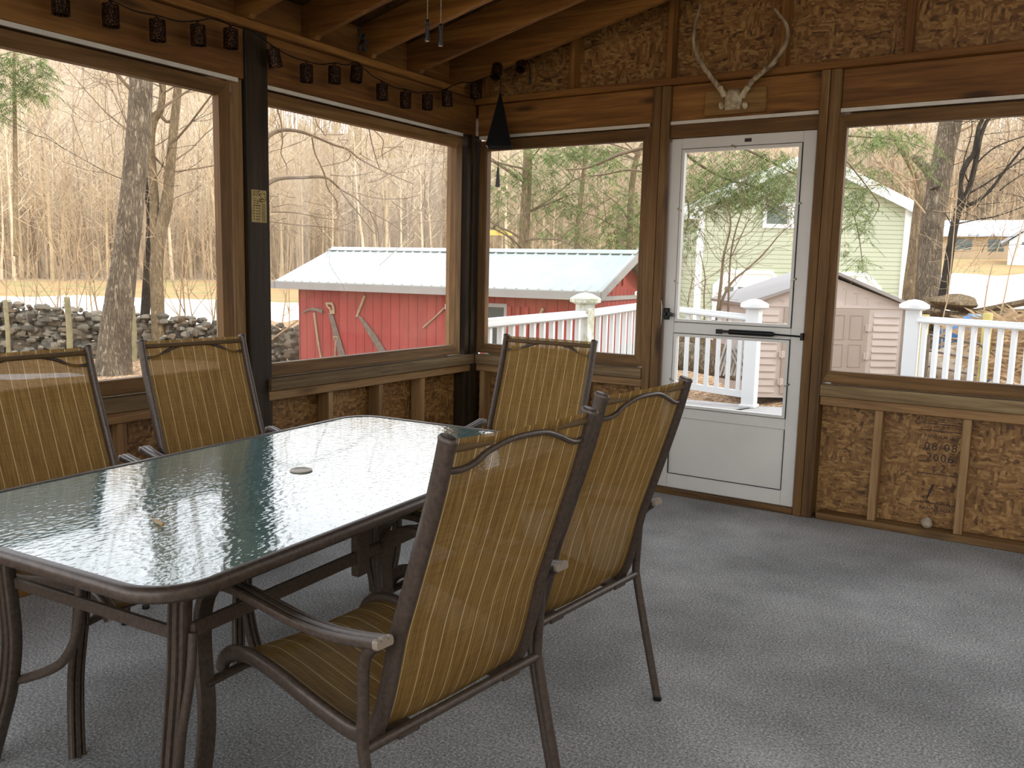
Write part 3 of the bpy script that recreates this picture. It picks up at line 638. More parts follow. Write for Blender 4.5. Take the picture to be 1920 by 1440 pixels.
# snow
s=N('old_snow'); nn=s.noise(s.coord(),1.2,5); s.bsdf(s.ramp(nn.outputs[0],[(.3,'#e9e6e4'),(.7,'#f8f6f4')]),.7,0,.2,nn.outputs[0],.2,.05); M['snow']=s.m
def sheet(name,az0,az1,r0,r1,seed,edge,label,lift=.05,n=(60,26),mat='snow'):
    rg=random.Random(seed); m=MB(); vs=[]; ph=[rg.uniform(0,6) for _ in range(8)]
    A,Rn=n
    for i in range(A+1):
        az=math.radians(lerp(az0,az1,i/A)); e=edge
        k0=r0+e*(math.sin(az*40+ph[0])+.6*math.sin(az*97+ph[1])); k1=r1+e*(math.sin(az*33+ph[2])+.6*math.sin(az*81+ph[3]))
        taper=min(1,4*min(i/A,1-i/A)); mid=(k0+k1)/2; k0=lerp(mid,k0,taper); k1=lerp(mid,k1,taper)
        for j in range(Rn+1):
            r=lerp(k0,k1,j/Rn); dx,dy=r*math.sin(az),r*math.cos(az)
            x=CP.x+dy*-.537+dx*.843; y=CP.y+dy*.843+dx*.537; h=lift*min(1,6*min(j/Rn,1-j/Rn,i/A,1-i/A)) 
            vs.append((x,y,gz(x,y)+h-.02))
    m.add(vs,[(i*(Rn+1)+j,i*(Rn+1)+j+1,(i+1)*(Rn+1)+j+1,(i+1)*(Rn+1)+j) for i in range(A) for j in range(Rn)])
    m.build(name,M[mat],None,180,kind='stuff',label=label,cat='snow')
sheet('snow',-62,-8,28,58,1,2.0,'broad sheet of old snow on the meadow behind the stone wall',.22)
sheet('snow',-34,-26.2,18.7,19.2,2,.12,'thin snow strip lying in front of the stone wall',.1,(40,6))
sheet('snow',22.5,40,24,36,3,1.5,'snow bank behind the white railing on the right',.3)
sheet('snow',21,44,39,58,4,1.0,'snow slope below the far white garage',.3)
sheet('snow',25,33,15.3,17,9,.3,'snow patch under the boulders by the metal gate',.12,(30,8))

# ------------------------------------------------------------------ bark and foliage
def bark(name,a,b_,c,sc=(9,9,1.3),st=.9):
    s=N(name); v=s.coord(sc); n1=s.noise(v,2.0,6,.65,1.2); n2=s.noise(s.coord((2,2,2)),1,3); r=s.n('Math',operation='PINGPONG'); s.put(r,0,s.math('MULTIPLY',n1.outputs[0],4)); s.put(r,1,1)
    f=s.math('ADD',s.math('MULTIPLY',r.outputs[0],.6),s.math('MULTIPLY',n2.outputs[0],.4))
    s.bsdf(s.ramp(f,[(.22,a),(.5,b_),(.8,c)]),.9,0,.1,f,st,.04); return s.m
M['bark_grey']=bark('grey_furrowed_bark','#55493c','#8f8069','#c2b49a'); M['bark_dark']=bark('dark_wet_bark','#2c2620','#4d4438','#6c604f')
M['bark_tan']=bark('tan_bark','#6b5a44','#9a8667','#bda984'); M['twig']=plain('bare_twig','#a98f6c',.9,var=.3,scale=3); M['twig_dark']=plain('bare_twig_dark','#6b5842',.9,var=.3,scale=3)
M['wood_far']=plain('sunlit_thin_trunks','#b7a386',.95,var=.35,scale=.7)
s=N('hemlock_needles'); g=s.n('NewGeometry'); col=s.ramp(g.outputs['Random Per Island'],[(0,'#434f34'),(.45,'#637246'),(.8,'#86925a'),(1,'#9ca36c')])
df=s.n('BsdfDiffuse'); s.put(df,0,col); tl=s.n('BsdfTranslucent'); s.put(tl,0,col); mm=s.n('MixShader'); s.put(mm,0,.35); s.put(mm,1,df.outputs[0]); s.put(mm,2,tl.outputs[0]); s.t.links.new(mm.outputs[0],s.out.inputs[0]); M['needle']=s.m

def limb(m,p,d,L,r,depth,rg,n=6,seg=5,bend=.25,kids=(2,4),up=.1,minr=.004,droop=0):
    "a wandering tapering limb with side limbs"
    pts=[Vector(p)]; d=Vector(d).normalized(); rr=[r]; st=L/seg; ks=[]
    for i in range(seg):
        d=(d+Vector((rg.gauss(0,bend),rg.gauss(0,bend),rg.gauss(0,bend)*.7+up-droop*i/seg))*.5).normalized()
        pts.append(pts[-1]+d*st); rr.append(max(minr,r*(1-.8*(i+1)/seg)))
        if depth>0 and i>=1: ks.append((pts[-1].copy(),d.copy(),rr[-1]))
    m.tube(pts,rr,n,cap=False)
    if depth>0:
        for _ in range(rg.randint(*kids)):
            q,dd,r2=rg.choice(ks); a=rg.uniform(0,2*PI); o=dd.orthogonal().normalized(); o=Matrix.Rotation(a,3,dd)@o
            limb(m,q,(dd*.75+o*.8),L*rg.uniform(.4,.65),max(minr,r2*.75),depth-1,rg,max(3,n-2),max(3,seg-1),bend*1.15,kids,up,minr,droop)
def pixtrunk(P,d,up=0):
    "trunk control points (px, py, half width px) at distance d -> points, radii"
    return [at(x,y,d) for x,y,w in P],[w*d/CF for x,y,w in P]
def trunk(m,P,d,n=14,k=4,rough=0,seed=0):
    pts,rr=pixtrunk(P,d); pp=smoothpath(pts,k); q=[lerp(rr[min(i//k,len(rr)-1)],rr[min(i//k+1,len(rr)-1)],(i%k)/k) for i in range(len(pp))]
    rg=random.Random(seed)
    if rough: q=[x*(1+rg.uniform(-rough,rough)) for x in q]
    m.tube(pp,q,n); return pp,q
def limbs_on(m,pp,q,rg,cnt,L,depth,i0=.2,up=.1,r=.35,droop=0,dirs=None,minr=.006,kids=(3,5)):
    for _ in range(cnt):
        i=rg.randrange(int(len(pp)*i0),len(pp)-1) if i0>=0 else rg.randrange(len(pp)); a=rg.uniform(0,2*PI); dv=V(math.cos(a),math.sin(a),rg.uniform(.1,.8))
        if dirs: dv=Vector(rg.choice(dirs))+V(rg.gauss(0,.3),rg.gauss(0,.3),rg.gauss(0,.25))
        limb(m,pp[i],dv,L*rg.uniform(.6,1.2),max(minr,q[i]*r*rg.uniform(.6,1)),depth,rg,5,5,.3,kids,up,minr,droop)
# leaning big tree on the left
t=empty('leaning_tree',at(213,705,17.2),label='big grey trunk leaning right, seen through the left window',cat='tree')
def onto(root,m,name,mat,smooth=60,**k):
    o=m.build(name,mat,root,smooth,**k); o.location=-root.location; return o
m=MB(); pp,q=trunk(m,[(211,716,41),(213,700,34),(214,660,30),(218,610,27.5),(223,570,26),(235,480,22.5),(246,390,22),(255,300,21.5),(262,210,21),(266,130,20.5),(272,40,19.5),(280,-80,18),(290,-240,14)],17.2,20,4,.015,1)
onto(t,m,'trunk',M['bark_grey'])
m=MB(); rg=random.Random(11); limbs_on(m,pp,q,rg,9,4.5,2,.55,.15,.25); onto(t,m,'branches',M['twig_dark'])
# twin trunk behind it
t=empty('forked_tree',at(299,668,20),label='slim forked tan trunk just right of the leaning tree',cat='tree')
m=MB(); rg=random.Random(12)
pa=trunk(m,[(301,672,14),(298,640,13),(295,560,12),(293,500,12),(300,440,11.5),(311,390,11),(317,340,9.5),(323,270,8.5),(331,190,7.5),(341,90,6.5),(350,-40,5),(352,-140,3)],20,12)
pb=trunk(m,[(294,490,10),(290,430,9),(289,370,8.5),(285,310,8),(283,260,7.5),(289,226,7),(301,205,6.5),(305,165,6),(302,120,5.5),(298,60,4.5),(296,-60,3)],20,10)
pc=trunk(m,[(300,215,3.5),(312,228,3),(322,226,3)],20,8,3)
onto(t,m,'trunk',M['bark_tan'])
m=MB(); limbs_on(m,*pa,rg,12,3.6,2,.45,.15,.3,dirs=[(1,0,.5),(.6,.8,.4),(-1,-.2,.8)]); limbs_on(m,*pb,rg,6,2.5,2,.5,.2,.35); onto(t,m,'branches',M['twig_dark'])
t=empty('dark_tree',at(266,668,20.6),label='dark curved trunk tucked between the leaning and the forked tree',cat='tree')
m=MB(); pd=trunk(m,[(264,672,10),(267,640,9.5),(272,590,9),(276,530,8.5),(279,470,7.5),(281,410,6),(276,370,4.5),(272,310,4),(270,200,3)],20.6,10); limbs_on(m,*pd,rg,4,2,1,.4,.2,.35); onto(t,m,'trunk',M['bark_dark'])
# drooping tree whose trunk hides behind the post
t=empty('drooping_tree',at(468,690,15),label='tree mostly hidden by the dark post, long limbs drooping across the second window',cat='tree')
m=MB(); trunk(m,[(466,700,15),(468,600,13),(470,480,12.5),(472,380,12),(476,300,11),(484,220,9.5),(494,120,8),(505,0,6)],15,10); onto(t,m,'trunk',M['bark_tan'])
m=MB(); D_=14.2
def pl(P,d=D_): 
    pts=[at(x,y,d+.15*i) for i,(x,y,w) in enumerate(P)]; m.tube(smoothpath(pts,4),[lerp(P[min(i//4,len(P)-1)][2],P[min(i//4+1,len(P)-1)][2],(i%4)/4)*d/CF for i in range(4*(len(P)-1)+1)],6)
pl([(476,290,6),(505,254,4.5),(530,244,3.6),(560,246,3.3),(590,256,2.8),(625,271,2.4),(652,280,2.2),(672,296,1.8),(700,312,1.5),(735,328,1.1),(775,345,.8)])
pl([(474,370,6),(505,342,4.6),(530,334,3.6),(565,333,3),(608,332,2.6),(628,345,2.2),(640,356,2),(665,370,1.6),(690,394,1.4),(735,420,1),(775,452,.7)])
pl([(585,256,1.8),(590,285,1.5),(602,312,1.4),(610,332,1.3),(614,352,1.2),(632,378,1),(632,396,.9),(646,412,.7)])
pl([(638,357,1.7),(655,380,1.4),(672,400,1.3),(692,426,1),(702,438,.8)]); pl([(693,395,1.2),(700,412,1),(707,425,.9),(712,462,.7)])
pl([(658,288,1),(652,300,.9),(630,307,.8),(604,312,.7)]); pl([(690,232,1.4),(697,268,1.2),(706,300,1),(712,316,.8)]); pl([(696,240,1.1),(718,262,1),(716,284,.9),(718,300,.7)])
pl([(520,205,1.6),(527,230,1.3),(530,265,1.1),(527,288,1),(537,310,.8),(538,328,.6)]); pl([(592,222,1.1),(596,236,.9),(612,256,.7)]); pl([(508,397,1.6),(555,399,1.2),(600,408,.8),(650,414,.5)])
pl([(505,415,1.4),(560,422,1),(610,426,.8),(650,432,.5)]); pl([(620,328,.9),(660,330,.8),(700,322,.6)]); pl([(670,362,.9),(710,372,.8),(760,372,.7),(790,364,.5)])
rg=random.Random(21)
for _ in range(46):
    x,y=rg.uniform(505,800),rg.uniform(215,440); limb(m,at(x,y,rg.uniform(13.6,16)),V(rg.gauss(0,1),rg.gauss(0,1),rg.gauss(-.2,.5)),rg.uniform(.4,1.1),rg.uniform(.005,.009),1,rg,4,5,.3,(2,3),0,.003)
onto(t,m,'branches',M['twig_dark'])
# saplings
def sapling(rg,h):
    m=MB(); limb(m,(0,0,0),(rg.gauss(0,.08),rg.gauss(0,.08),1),h,.02*h/2.5,2,rg,5,7,.16,(4,6),.12,.004); return m
SP=[]
for i in range(5):
    rg=random.Random(30+i); SP.append((sapling(rg,3.0),i))
meshes=[m.build('bare_sapling',M['twig'],None,60) for m,_ in SP]
SPP=[(42,20.5,.8),(60,20.8,1),(88,20.2,1.1),(100,21,.8),(118,21.2,.9),(142,20.3,1.0),(160,21,.7),(180,20.4,.9),(190,21.2,1.1),(330,21,1.1),(348,20.8,1.2),(362,21.2,.9),(385,21,1.1),(400,20.6,.9),(538,23,.9),(525,22.6,1.1),(12,20.4,1.1)]
rg=random.Random(40)
for i,(px,d_,sc) in enumerate(SPP):
    src=meshes[i%5]; o=src if i<5 else src.copy()
    if i>=5: COL.objects.link(o)
    p=at(px,560,d_); o.location=(p.x,p.y,gz(p.x,p.y)-.05); o.rotation_euler=(0,0,rg.uniform(0,6)); o.scale=(sc,sc,sc*rg.uniform(1.0,1.35))
    tag(o,'thin bare sapling growing along the stone wall','sapling','saplings along the stone wall')
# ------------------------------------------------------------------ woods on the hill
def bare_tree(rg,h):
    m=MB(); tp=[V(0,0,-.4)]; d_=V(0,0,1)
    for i in range(6): d_=(d_+V(rg.gauss(0,.05),rg.gauss(0,.05),.2)).normalized(); tp.append(tp[-1]+d_*h/6)
    m.tube(tp,[.16*(1-.85*i/6)*h/14 for i in range(7)],5,cap=False)
    for _ in range(18):
        i=rg.randint(2,5); a=rg.uniform(0,2*PI); p=tp[i].lerp(tp[i+1],rg.random()); limb(m,p,V(math.cos(a),math.sin(a),rg.uniform(.5,1.3)),h*rg.uniform(.14,.3),.035*h/14,1,rg,3,4,.2,(2,3),.15,.012)
    return m
WT=[]
WM=[plain('hill_trunk_pale','#c6b396',.95,var=.25,scale=1),plain('hill_trunk_tan','#ad9878',.95,var=.25,scale=1),plain('hill_trunk_brown','#8f7d66',.95,var=.25,scale=1)]
for i in range(6):
    rg=random.Random(50+i); WT.append(bare_tree(rg,14).build('bare_tree',WM[i%3],None,60))
rg=random.Random(61); k=0
for i in range(300):
    az=math.radians(rg.uniform(-34,31)); r=rg.uniform(88,150) if i>24 else rg.uniform(80,92)
    if math.degrees(az)>6: r=max(r,104)
    dx,dy=r*math.sin(az),r*math.cos(az); x=CP.x+dy*-.537+dx*.843; y=CP.y+dy*.843+dx*.537
    o=WT[i%6] if i<6 else WT[i%6].copy()
    if i>=6: COL.objects.link(o)
    sc=rg.uniform(.75,1.25); o.location=(x,y,gz(x,y)-.1); o.rotation_euler=(0,0,rg.uniform(0,6)); o.scale=(sc,sc,sc*rg.uniform(.95,1.2))
    tag(o,'tall bare tree in the sunlit woods on the hillside','tree','bare trees on the hillside')
m=MB(); rg=random.Random(62)
for i in range(11500):
    az=math.radians(rg.uniform(-58,40)); r=rg.uniform(92,330)**1.0 if i%3 else rg.uniform(92,150)
    if math.degrees(az)>6: r=max(r,108)
    dx,dy=r*math.sin(az),r*math.cos(az); x=CP.x+dy*-.537+dx*.843; y=CP.y+dy*.843+dx*.537; z=gz(x,y)-.3; h=rg.uniform(6,15); w=rg.uniform(.05,.13)*(1+r/250)
    lx,ly=rg.gauss(0,.4),rg.gauss(0,.4)
    m.add([(x-w,y-w*.5,z),(x+w,y-w*.5,z),(x,y+w,z),(x+lx,y+ly,z+h)],[(0,1,3),(1,2,3),(2,0,3)])
    for _ in range(5):
        t_=rg.uniform(.3,.9); b0=V(x+lx*t_,y+ly*t_,z+h*t_); a=rg.uniform(0,2*PI); L=rg.uniform(1,3.2); e_=b0+V(math.cos(a)*L,math.sin(a)*L,rg.uniform(.3,1.4)*L); ww=w*.4
        m.add([b0-V(0,0,ww),b0+V(ww,-ww,0),b0+V(-ww,ww,ww),e_],[(0,1,3),(1,2,3),(2,0,3)])
m.build('woodland',M['wood_far'],None,kind='stuff',label='dense thin trunks and twigs filling the hillside woods',cat='woods')
# far evergreens near the left edge of the hill
# ------------------------------------------------------------------ hemlocks
def foliage(m,blobs,rg,L=.22):
    for px,py,rx,ry,d_,n_ in blobs:
        for _ in range(n_):
            a=rg.uniform(0,2*PI); q=math.sqrt(rg.random()); c_=at(px+rx*q*math.cos(a),py+ry*q*math.sin(a),d_+rg.gauss(0,.7))
            a=rg.uniform(0,2*PI); dv=V(math.cos(a),math.sin(a),rg.uniform(-.75,-.05)).normalized(); sd=dv.cross(V(0,0,1)).normalized(); ln=L*rg.uniform(.7,1.5)
            for k in range(9):
                t_=k/8; b0=c_+dv*ln*t_-V(0,0,.25*ln*t_*t_)
                for sg in (-1,1):
                    tip=b0+(sd*sg*rg.uniform(.25,.5)*(1.1-.8*t_)+dv*.35+V(0,0,rg.uniform(-.25,.05)))*ln*.8; w_=dv*(.05*ln); 
                    m.add([b0-w_*.6,tip,b0+w_],[(0,1,2)])
rg=random.Random(71)
t=empty('hemlock_tree',at(985,680,21),label='thin shaded hemlock behind the red shed roof',cat='tree')
m=MB(); pe=trunk(m,[(976,690,11),(978,560,10.5),(981,470,10),(985,400,9.5),(988,330,9),(990,280,8.5),(990,180,7),(990,60,5)],21,10)
pf=trunk(m,[(1078,640,6),(1082,470,5.5),(1086,400,5),(1094,330,4.5),(1100,250,4),(1104,120,3)],23,8); pg=trunk(m,[(1182,560,7),(1181,440,6.5),(1184,360,6),(1193,300,5.5),(1206,270,5)],19,8)
onto(t,m,'trunk',M['bark_tan'])
m=MB(); limbs_on(m,*pe,rg,14,3.0,1,.2,-.05,.3,.2); limbs_on(m,*pg,rg,8,2,1,.1,0,.4)
pl([(1215,275,3.5),(1160,290,3.2),(1115,310,2.6),(1090,316,2),(1060,318,1.4)],18); pl([(1206,322,2),(1175,319,1.8),(1130,328,1.5),(1100,330,1)],18)
onto(t,m,'branches',M['twig_dark'])
m=MB(); foliage(m,[(1080,283,95,18,20,210),(1160,312,50,26,19,60),(1000,310,80,30,21,120),(990,350,85,40,21.5,140),(1090,360,90,36,21,120),(1060,410,90,36,21.5,110),(935,390,28,50,22,40),(1180,400,36,45,19,120),(1165,440,45,26,19,70),(1110,440,60,26,20,40),(1000,430,80,35,22,30)],rg,.30); onto(t,m,'needles',M['needle'],None)
t=empty('hemlock_tree',at(1232,690,13.5),label='dense green hemlock whose boughs droop across the top of the white door and right window',cat='tree')
m=MB(); trunk(m,[(1228,700,10),(1230,560,9),(1232,400,8),(1236,250,7.5),(1240,60,6)],14.5,10); onto(t,m,'trunk',M['bark_dark'])
m=MB()
pl([(1236,240,4),(1300,300,3),(1360,335,2.4),(1420,352,1.8),(1480,392,1)],13.5); pl([(1238,200,4),(1330,250,3.2),(1420,290,2.4),(1500,330,1.6),(1580,352,1.2),(1640,352,.8)],13.2); pl([(1238,170,4),(1400,210,3),(1560,250,2.2),(1680,262,1.4),(1740,280,.8)],13); pl([(1250,330,3),(1290,380,2),(1285,440,1)],13.5)
pl([(1585,300,1.6),(1610,330,1.4),(1640,370,1.2),(1648,388,1),(1630,420,.7)],13); pl([(1600,400,1),(1610,440,.9),(1618,500,.7)],13)
onto(t,m,'branches',M['twig_dark'])
m=MB(); foliage(m,[(1390,300,110,22,13.3,150),(1330,345,70,32,13.5,230),(1410,350,80,34,13.2,260),(1450,325,55,45,13,170),(1380,378,90,24,13.3,130),(1290,420,22,45,13.6,60),(1310,400,40,30,13.6,50),(1275,470,14,30,13.6,20),(1465,385,30,28,13,60),
  (1625,255,60,22,12.8,80),(1600,300,28,34,12.9,60),(1690,262,60,22,13,80),(1600,370,24,34,12.9,60),(1640,330,30,22,13,30),(1610,425,28,28,12.8,40),(1618,492,10,18,12.8,18),(1625,380,28,20,12.9,25),(1740,300,20,40,13.4,25),(1585,470,10,20,12.8,10)],rg,.2); onto(t,m,'needles',M['needle'],None)
# evergreen far left
t=empty('pine_tree',at(30,470,60),label='hazy evergreen high in the top left corner of the left window',cat='tree')
m=MB(); trunk(m,[(30,480,5),(28,250,4),(26,60,2)],60,8); onto(t,m,'trunk',M['bark_tan'])
m=MB(); foliage(m,[(30,130,70,36,58,130),(60,165,45,18,58,50),(12,200,18,30,58,30)],rg,1.1)
onto(t,m,'needles',M['needle'],None)
# ------------------------------------------------------------------ right hand trees
t=empty('oak_tree',at(1735,690,18),label='broad grey trunk beyond the white railing, right of the beige shed',cat='tree')
m=MB(); pp,q=trunk(m,[(1735,705,30),(1737,660,25),(1738,580,22),(1743,480,21),(1748,420,20.5),(1756,370,20.5),(1763,330,20),(1772,280,19.5),(1783,225,19.5),(1792,160,19),(1805,40,17),(1815,-100,14)],18,18,4,.015,3)
trunk(m,[(1752,352,10),(1741,322,9),(1728,308,7.5),(1716,296,6.5),(1712,291,5)],17.8,8)
onto(t,m,'trunk',M['bark_grey'])
m=MB(); rg=random.Random(81); limbs_on(m,pp,q,rg,10,3.0,2,.35,.1,.18,dirs=[(-1,-.4,.7),(-.8,.3,.9),(1,.4,.5)])
pl([(1742,325,2),(1700,275,1.6),(1660,240,1.2),(1640,215,.8)],17.8); pl([(1770,365,1.8),(1785,372,1.6),(1800,382,1.4)],17.8); pl([(1735,400,1.5),(1690,345,1.2),(1650,300,1),(1600,225,.7)],17.6)
onto(t,m,'branches',M['twig'])
t=empty('slim_tree',at(1700,640,20),label='slim tan trunk leaning against the left side of the broad grey one',cat='tree')
m=MB(); pq=trunk(m,[(1698,650,13),(1702,570,11.5),(1707,520,11),(1713,470,10),(1719,410,9),(1724,360,8),(1716,330,5),(1700,300,4),(1670,250,3)],20,10); onto(t,m,'trunk',M['bark_tan'])
m=MB(); limbs_on(m,*pq,rg,8,1.8,1,.3,.1,.3); onto(t,m,'branches',M['twig'])
t=empty('forked_dark_tree',at(1762,610,17),label='dark forked small tree right of the broad grey trunk',cat='tree')
m=MB(); rg=random.Random(82)
trunk(m,[(1752,620,10),(1761,580,9),(1770,545,8.5),(1777,500,8),(1783,460,7.5),(1789,425,7.5),(1796,395,7),(1802,375,6),(1800,345,5),(1806,320,5),(1817,300,5),(1827,285,4.5),(1835,240,4),(1843,215,3.5),(1850,120,2.5)],17,9)
trunk(m,[(1800,390,6),(1810,370,5.5),(1818,350,5),(1826,320,4.8),(1832,290,4.5),(1838,260,4),(1850,228,3.5),(1870,205,3),(1900,150,2)],17,9)
trunk(m,[(1812,386,4),(1832,377,3.6),(1850,363,3.3),(1866,345,3),(1880,325,2.6),(1900,300,2.2),(1925,270,1.8),(1960,240,1)],17,8)
pl([(1812,365,2.4),(1840,350,2),(1870,330,1.8),(1900,310,1.4),(1930,290,1)],17); pl([(1828,310,1.8),(1860,280,1.6),(1900,262,1.2),(1940,250,.8)],17); pl([(1795,420,1.8),(1830,412,1.5),(1870,405,1.2),(1925,385,.8)],17); pl([(1820,350,1.4),(1806,310,1.2),(1822,250,1),(1820,215,.8)],17); pl([(1875,357,1.6),(1890,345,1.3),(1920,325,.9)],17)
pl([(1786,425,1.2),(1778,410,1),(1770,398,.7)],17)
for _ in range(60):
    x,y=rg.uniform(1780,1930),rg.uniform(225,480); limb(m,at(x,y,rg.uniform(16,18.5)),V(rg.gauss(0,1),rg.gauss(0,1),rg.gauss(.3,.5)),rg.uniform(.5,1.2),rg.uniform(.004,.008),1,rg,4,5,.3,(1,3),0,.003)
onto(t,m,'trunk',M['bark_dark'])
for i,P_ in enumerate(([(1768,600,1.2),(1777,560,1.1),(1783,500,1.0),(1790,420,.8),(1800,300,.5)],[(1842,612,1.5),(1848,560,1.4),(1855,520,1.2),(1868,475,1.0),(1880,440,.8),(1890,400,.5)],[(1872,612,1.5),(1884,555,1.4),(1893,510,1.2),(1905,465,1.0),(1918,420,.8),(1930,380,.5)])):
    t=empty('slender_sapling',at(P_[0][0],690,13.5),label='slender pale stem behind the right railing, '+('beside the forked dark tree','middle of the three','nearest the picture edge')[i],cat='sapling')
    m=MB(); pp,q=trunk(m,[(P_[0][0]-4,690,2)]+P_,13.5,6); limbs_on(m,pp,q,rg,6,.9,1,.35,.2,.5,minr=.003); onto(t,m,'stem',M['twig'])
# shrub by the deck seen through the door
t=empty('bare_shrub',at(1345,660,12.2),label='bare many stemmed shrub beyond the deck railing, seen through the white door',cat='shrub')
m=MB(); rg=random.Random(83)
for P_ in ([(1338,665,4),(1345,590,3.4),(1352,530,3),(1357,480,2.4),(1370,420,1.8),(1360,370,1.2)],[(1340,640,3.5),(1352,570,3),(1372,530,2.4),(1400,505,2),(1430,478,1.5),(1462,440,1),(1485,420,.7)],[(1364,650,2.4),(1366,560,2),(1370,480,1.7),(1380,430,1.5),(1392,390,1.1),(1388,360,.8)],[(1372,480,1.2),(1395,430,1),(1405,410,.7)],[(1322,640,1.6),(1320,560,1.4),(1322,520,1.1),(1312,470,.8)],[(1300,640,1.2),(1290,570,1),(1300,520,.7)]):
    pp,q=trunk(m,P_,12.2,6); limbs_on(m,pp,q,rg,7,.9,1,.25,.15,.45,minr=.0028)
onto(t,m,'stems',M['twig_dark'])
# ------------------------------------------------------------------ red shed with a metal roof
s=N('red_board_siding'); tc=s.n('TexCoord'); sp=s.n('SeparateXYZ'); s.put(sp,0,tc.outputs['Object'])
nn=s.noise(s.coord((3,3,.6)),2,4); s.bsdf(s.ramp(nn.outputs[0],[(.3,'#8a3733'),(.7,'#9c403b')]),.7,0,.2,nn.outputs[0],.1,.01); M['red']=s.m
M['roofmetal']=plain('pale_ribbed_metal','#a2a9a4',.42,.25,.5,.05,2); M['fascia']=plain('grey_white_fascia','#8f8b86',.6,var=.06,scale=2)
M['grey_iron']=plain('rusty_grey_iron','#6f6257',.6,.5,var=.25,scale=12); M['handle']=plain('weathered_handle','#9c8466',.75,var=.25,scale=9); M['paleiron']=plain('pale_iron','#a79f95',.5,.5)
ang=.098
sh=empty('red_shed',(-3.342,8.575,-.9),ang,label='red board shed with pale ribbed metal roof and old tools hung on its side',cat='shed')
ze=1.014+.9; zr_=1.756+.9; L=7.44
def sl_pt(x,y,z): # shed local -> world
    return V(-3.342+x*math.cos(ang)-y*math.sin(ang), 8.575+x*math.sin(ang)+y*math.cos(ang), -.9+z)
m=MB(); x=-7.05
while x<-.34:
    x2=min(x+.218,-.32); m.box((x+.006,.3,-.1),(x2-.006,.325,ze-.06),.004); x=x2
m.box((-7.05,.312,-.1),(-.32,.34,ze-.05)); m.build('front_wall',M['red'],sh)
m=MB(); pr=[(-.32,.3,-.1),(-.32,3.6,-.1),(-.32,3.6,ze+.03),(-.32,1.95,zr_-.1),(-.32,.3,ze+.03)]
m.prism(pr,(-.05,0,0)); m.prism([(-7.0,p[1],p[2]) for p in pr],(-.05,0,0)); m.box((-7,3.55,-.1),(-.32,3.6,ze)); y=.55
while y<3.5: m.box((-.322,y-.006,0),(-.316,y+.006,ze)); y+=.22
m.build('gable_wall',M['red'],sh)
m=MB(); m.box((-.325,.3,ze-.19),(-.28,3.6,ze-.11)); m.build('gable_trim',M['fascia'],sh)
m=MB()
for yy,z0,z1 in ((1.1,1.93,2.12),(1.35,1.98,2.3),(1.7,2.0,2.42),(2.0,2.0,2.42)): m.box((-.318,yy-.05,z0),(-.285,yy+.05,z1))
m.box((-.318,.9,1.88),(-.29,1.5,1.93)); m.build('gable_bracket',M['red'],sh)
m=MB(); sl2=(zr_-ze)/1.95
for sg in (1,-1):
    yb=0 if sg==1 else 3.9
    f_=lambda x,t,h: (x, yb+sg*1.95*t, ze+(zr_-ze)*t+h)
    m.add([f_(-L,0,0),f_(0,0,0),f_(0,1,0),f_(-L,1,0),f_(-L,0,-.02),f_(0,0,-.02),f_(0,1,-.02),f_(-L,1,-.02)],[(0,1,2,3),(7,6,5,4),(0,4,5,1),(1,5,6,2),(3,7,4,0)])
    x=-L+.06
    while x<-.03:
        m.prism([f_(x-.03,0,0),f_(x-.012,0,.022),f_(x+.012,0,.022),f_(x+.03,0,0)],V(0,sg*1.95,zr_-ze)); x+=.229
m.build('metal_roof',M['roofmetal'],sh,label='pale ribbed metal roof')
m=MB(); m.prism([(-L-.01,1.77,zr_-.045),(-L-.01,1.77,zr_-.03),(-L-.01,1.95,zr_+.04),(-L-.01,2.13,zr_-.03),(-L-.01,2.13,zr_-.045),(-L-.01,1.95,zr_+.02)],(L+.02,0,0)); m.build('ridge_cap',M['roofmetal'],sh)
m=MB(); m.box((-7.56,.0,ze-.16),(.02,.03,ze-.018)); m.box((-7.5,.03,ze-.16),(-.02,.3,ze-.145))
for x_ in (0,-L-.02):
    m.prism([(x_,.0,ze-.16),(x_,0,ze-.0),(x_,1.95,zr_-.0),(x_,3.9,ze-0),(x_,3.9,ze-.16),(x_,1.95,zr_-.17)],(.03,0,0))
m.build('fascia_board',M['fascia'],sh)
wn=MB(); wn.box((-2.62,.27,.75),(-2.56,.3,1.62)); wn.box((-2.04,.27,.75),(-1.98,.3,1.62)); wn.box((-2.56,.27,1.55),(-2.04,.3,1.62)); wn.box((-2.56,.27,.75),(-2.04,.3,.82)); wn.box((-2.56,.275,1.16),(-2.04,.295,1.2))
w_=wn.build('shed_window',M['fascia'],sh); MB().box((-2.56,.285,.82),(-2.04,.295,1.55)).build('pane',plain('dark_window_glass','#3c4446',.1,0,.6),w_)
m=MB()
for x_ in (-1.93,-1.75,-1.57): m.box((x_-.045,.26,.9),(x_+.045,.299,1.58))
m.build('red_slat',M['red'],sh)
def tool(name,label,cat,build,x,z):
    e=empty(name,sl_pt(x,.27,z+.9),ang,label=label,cat=cat); build(e); return e
def q3(x,z,y=0): return V(x,y,z)
def pickaxe(e):
    m=MB(); m.tube(smoothpath([q3(0,.36),q3(.03,.15),(q3(.07,-.1)),q3(.12,-.36),q3(.16,-.54),q3(.175,-.60)],4),[.024]*12+[.021]*6+[.027]*3,8); m.build('handle',M['handle'],e,60)
    m=MB(); m.sweep(smoothpath([q3(-.33,.33,-.01),q3(-.2,.40,-.01),q3(-.05,.435,-.01),q3(.05,.43,-.01),q3(.2,.40,-.01),q3(.235,.395,-.01)],3),rect(.05,.02),ref=(0,0,1),radii=[.3]+[.7]*5+[1.3]*5+[1.5]*5); m.build('pick_head',M['grey_iron'],e)
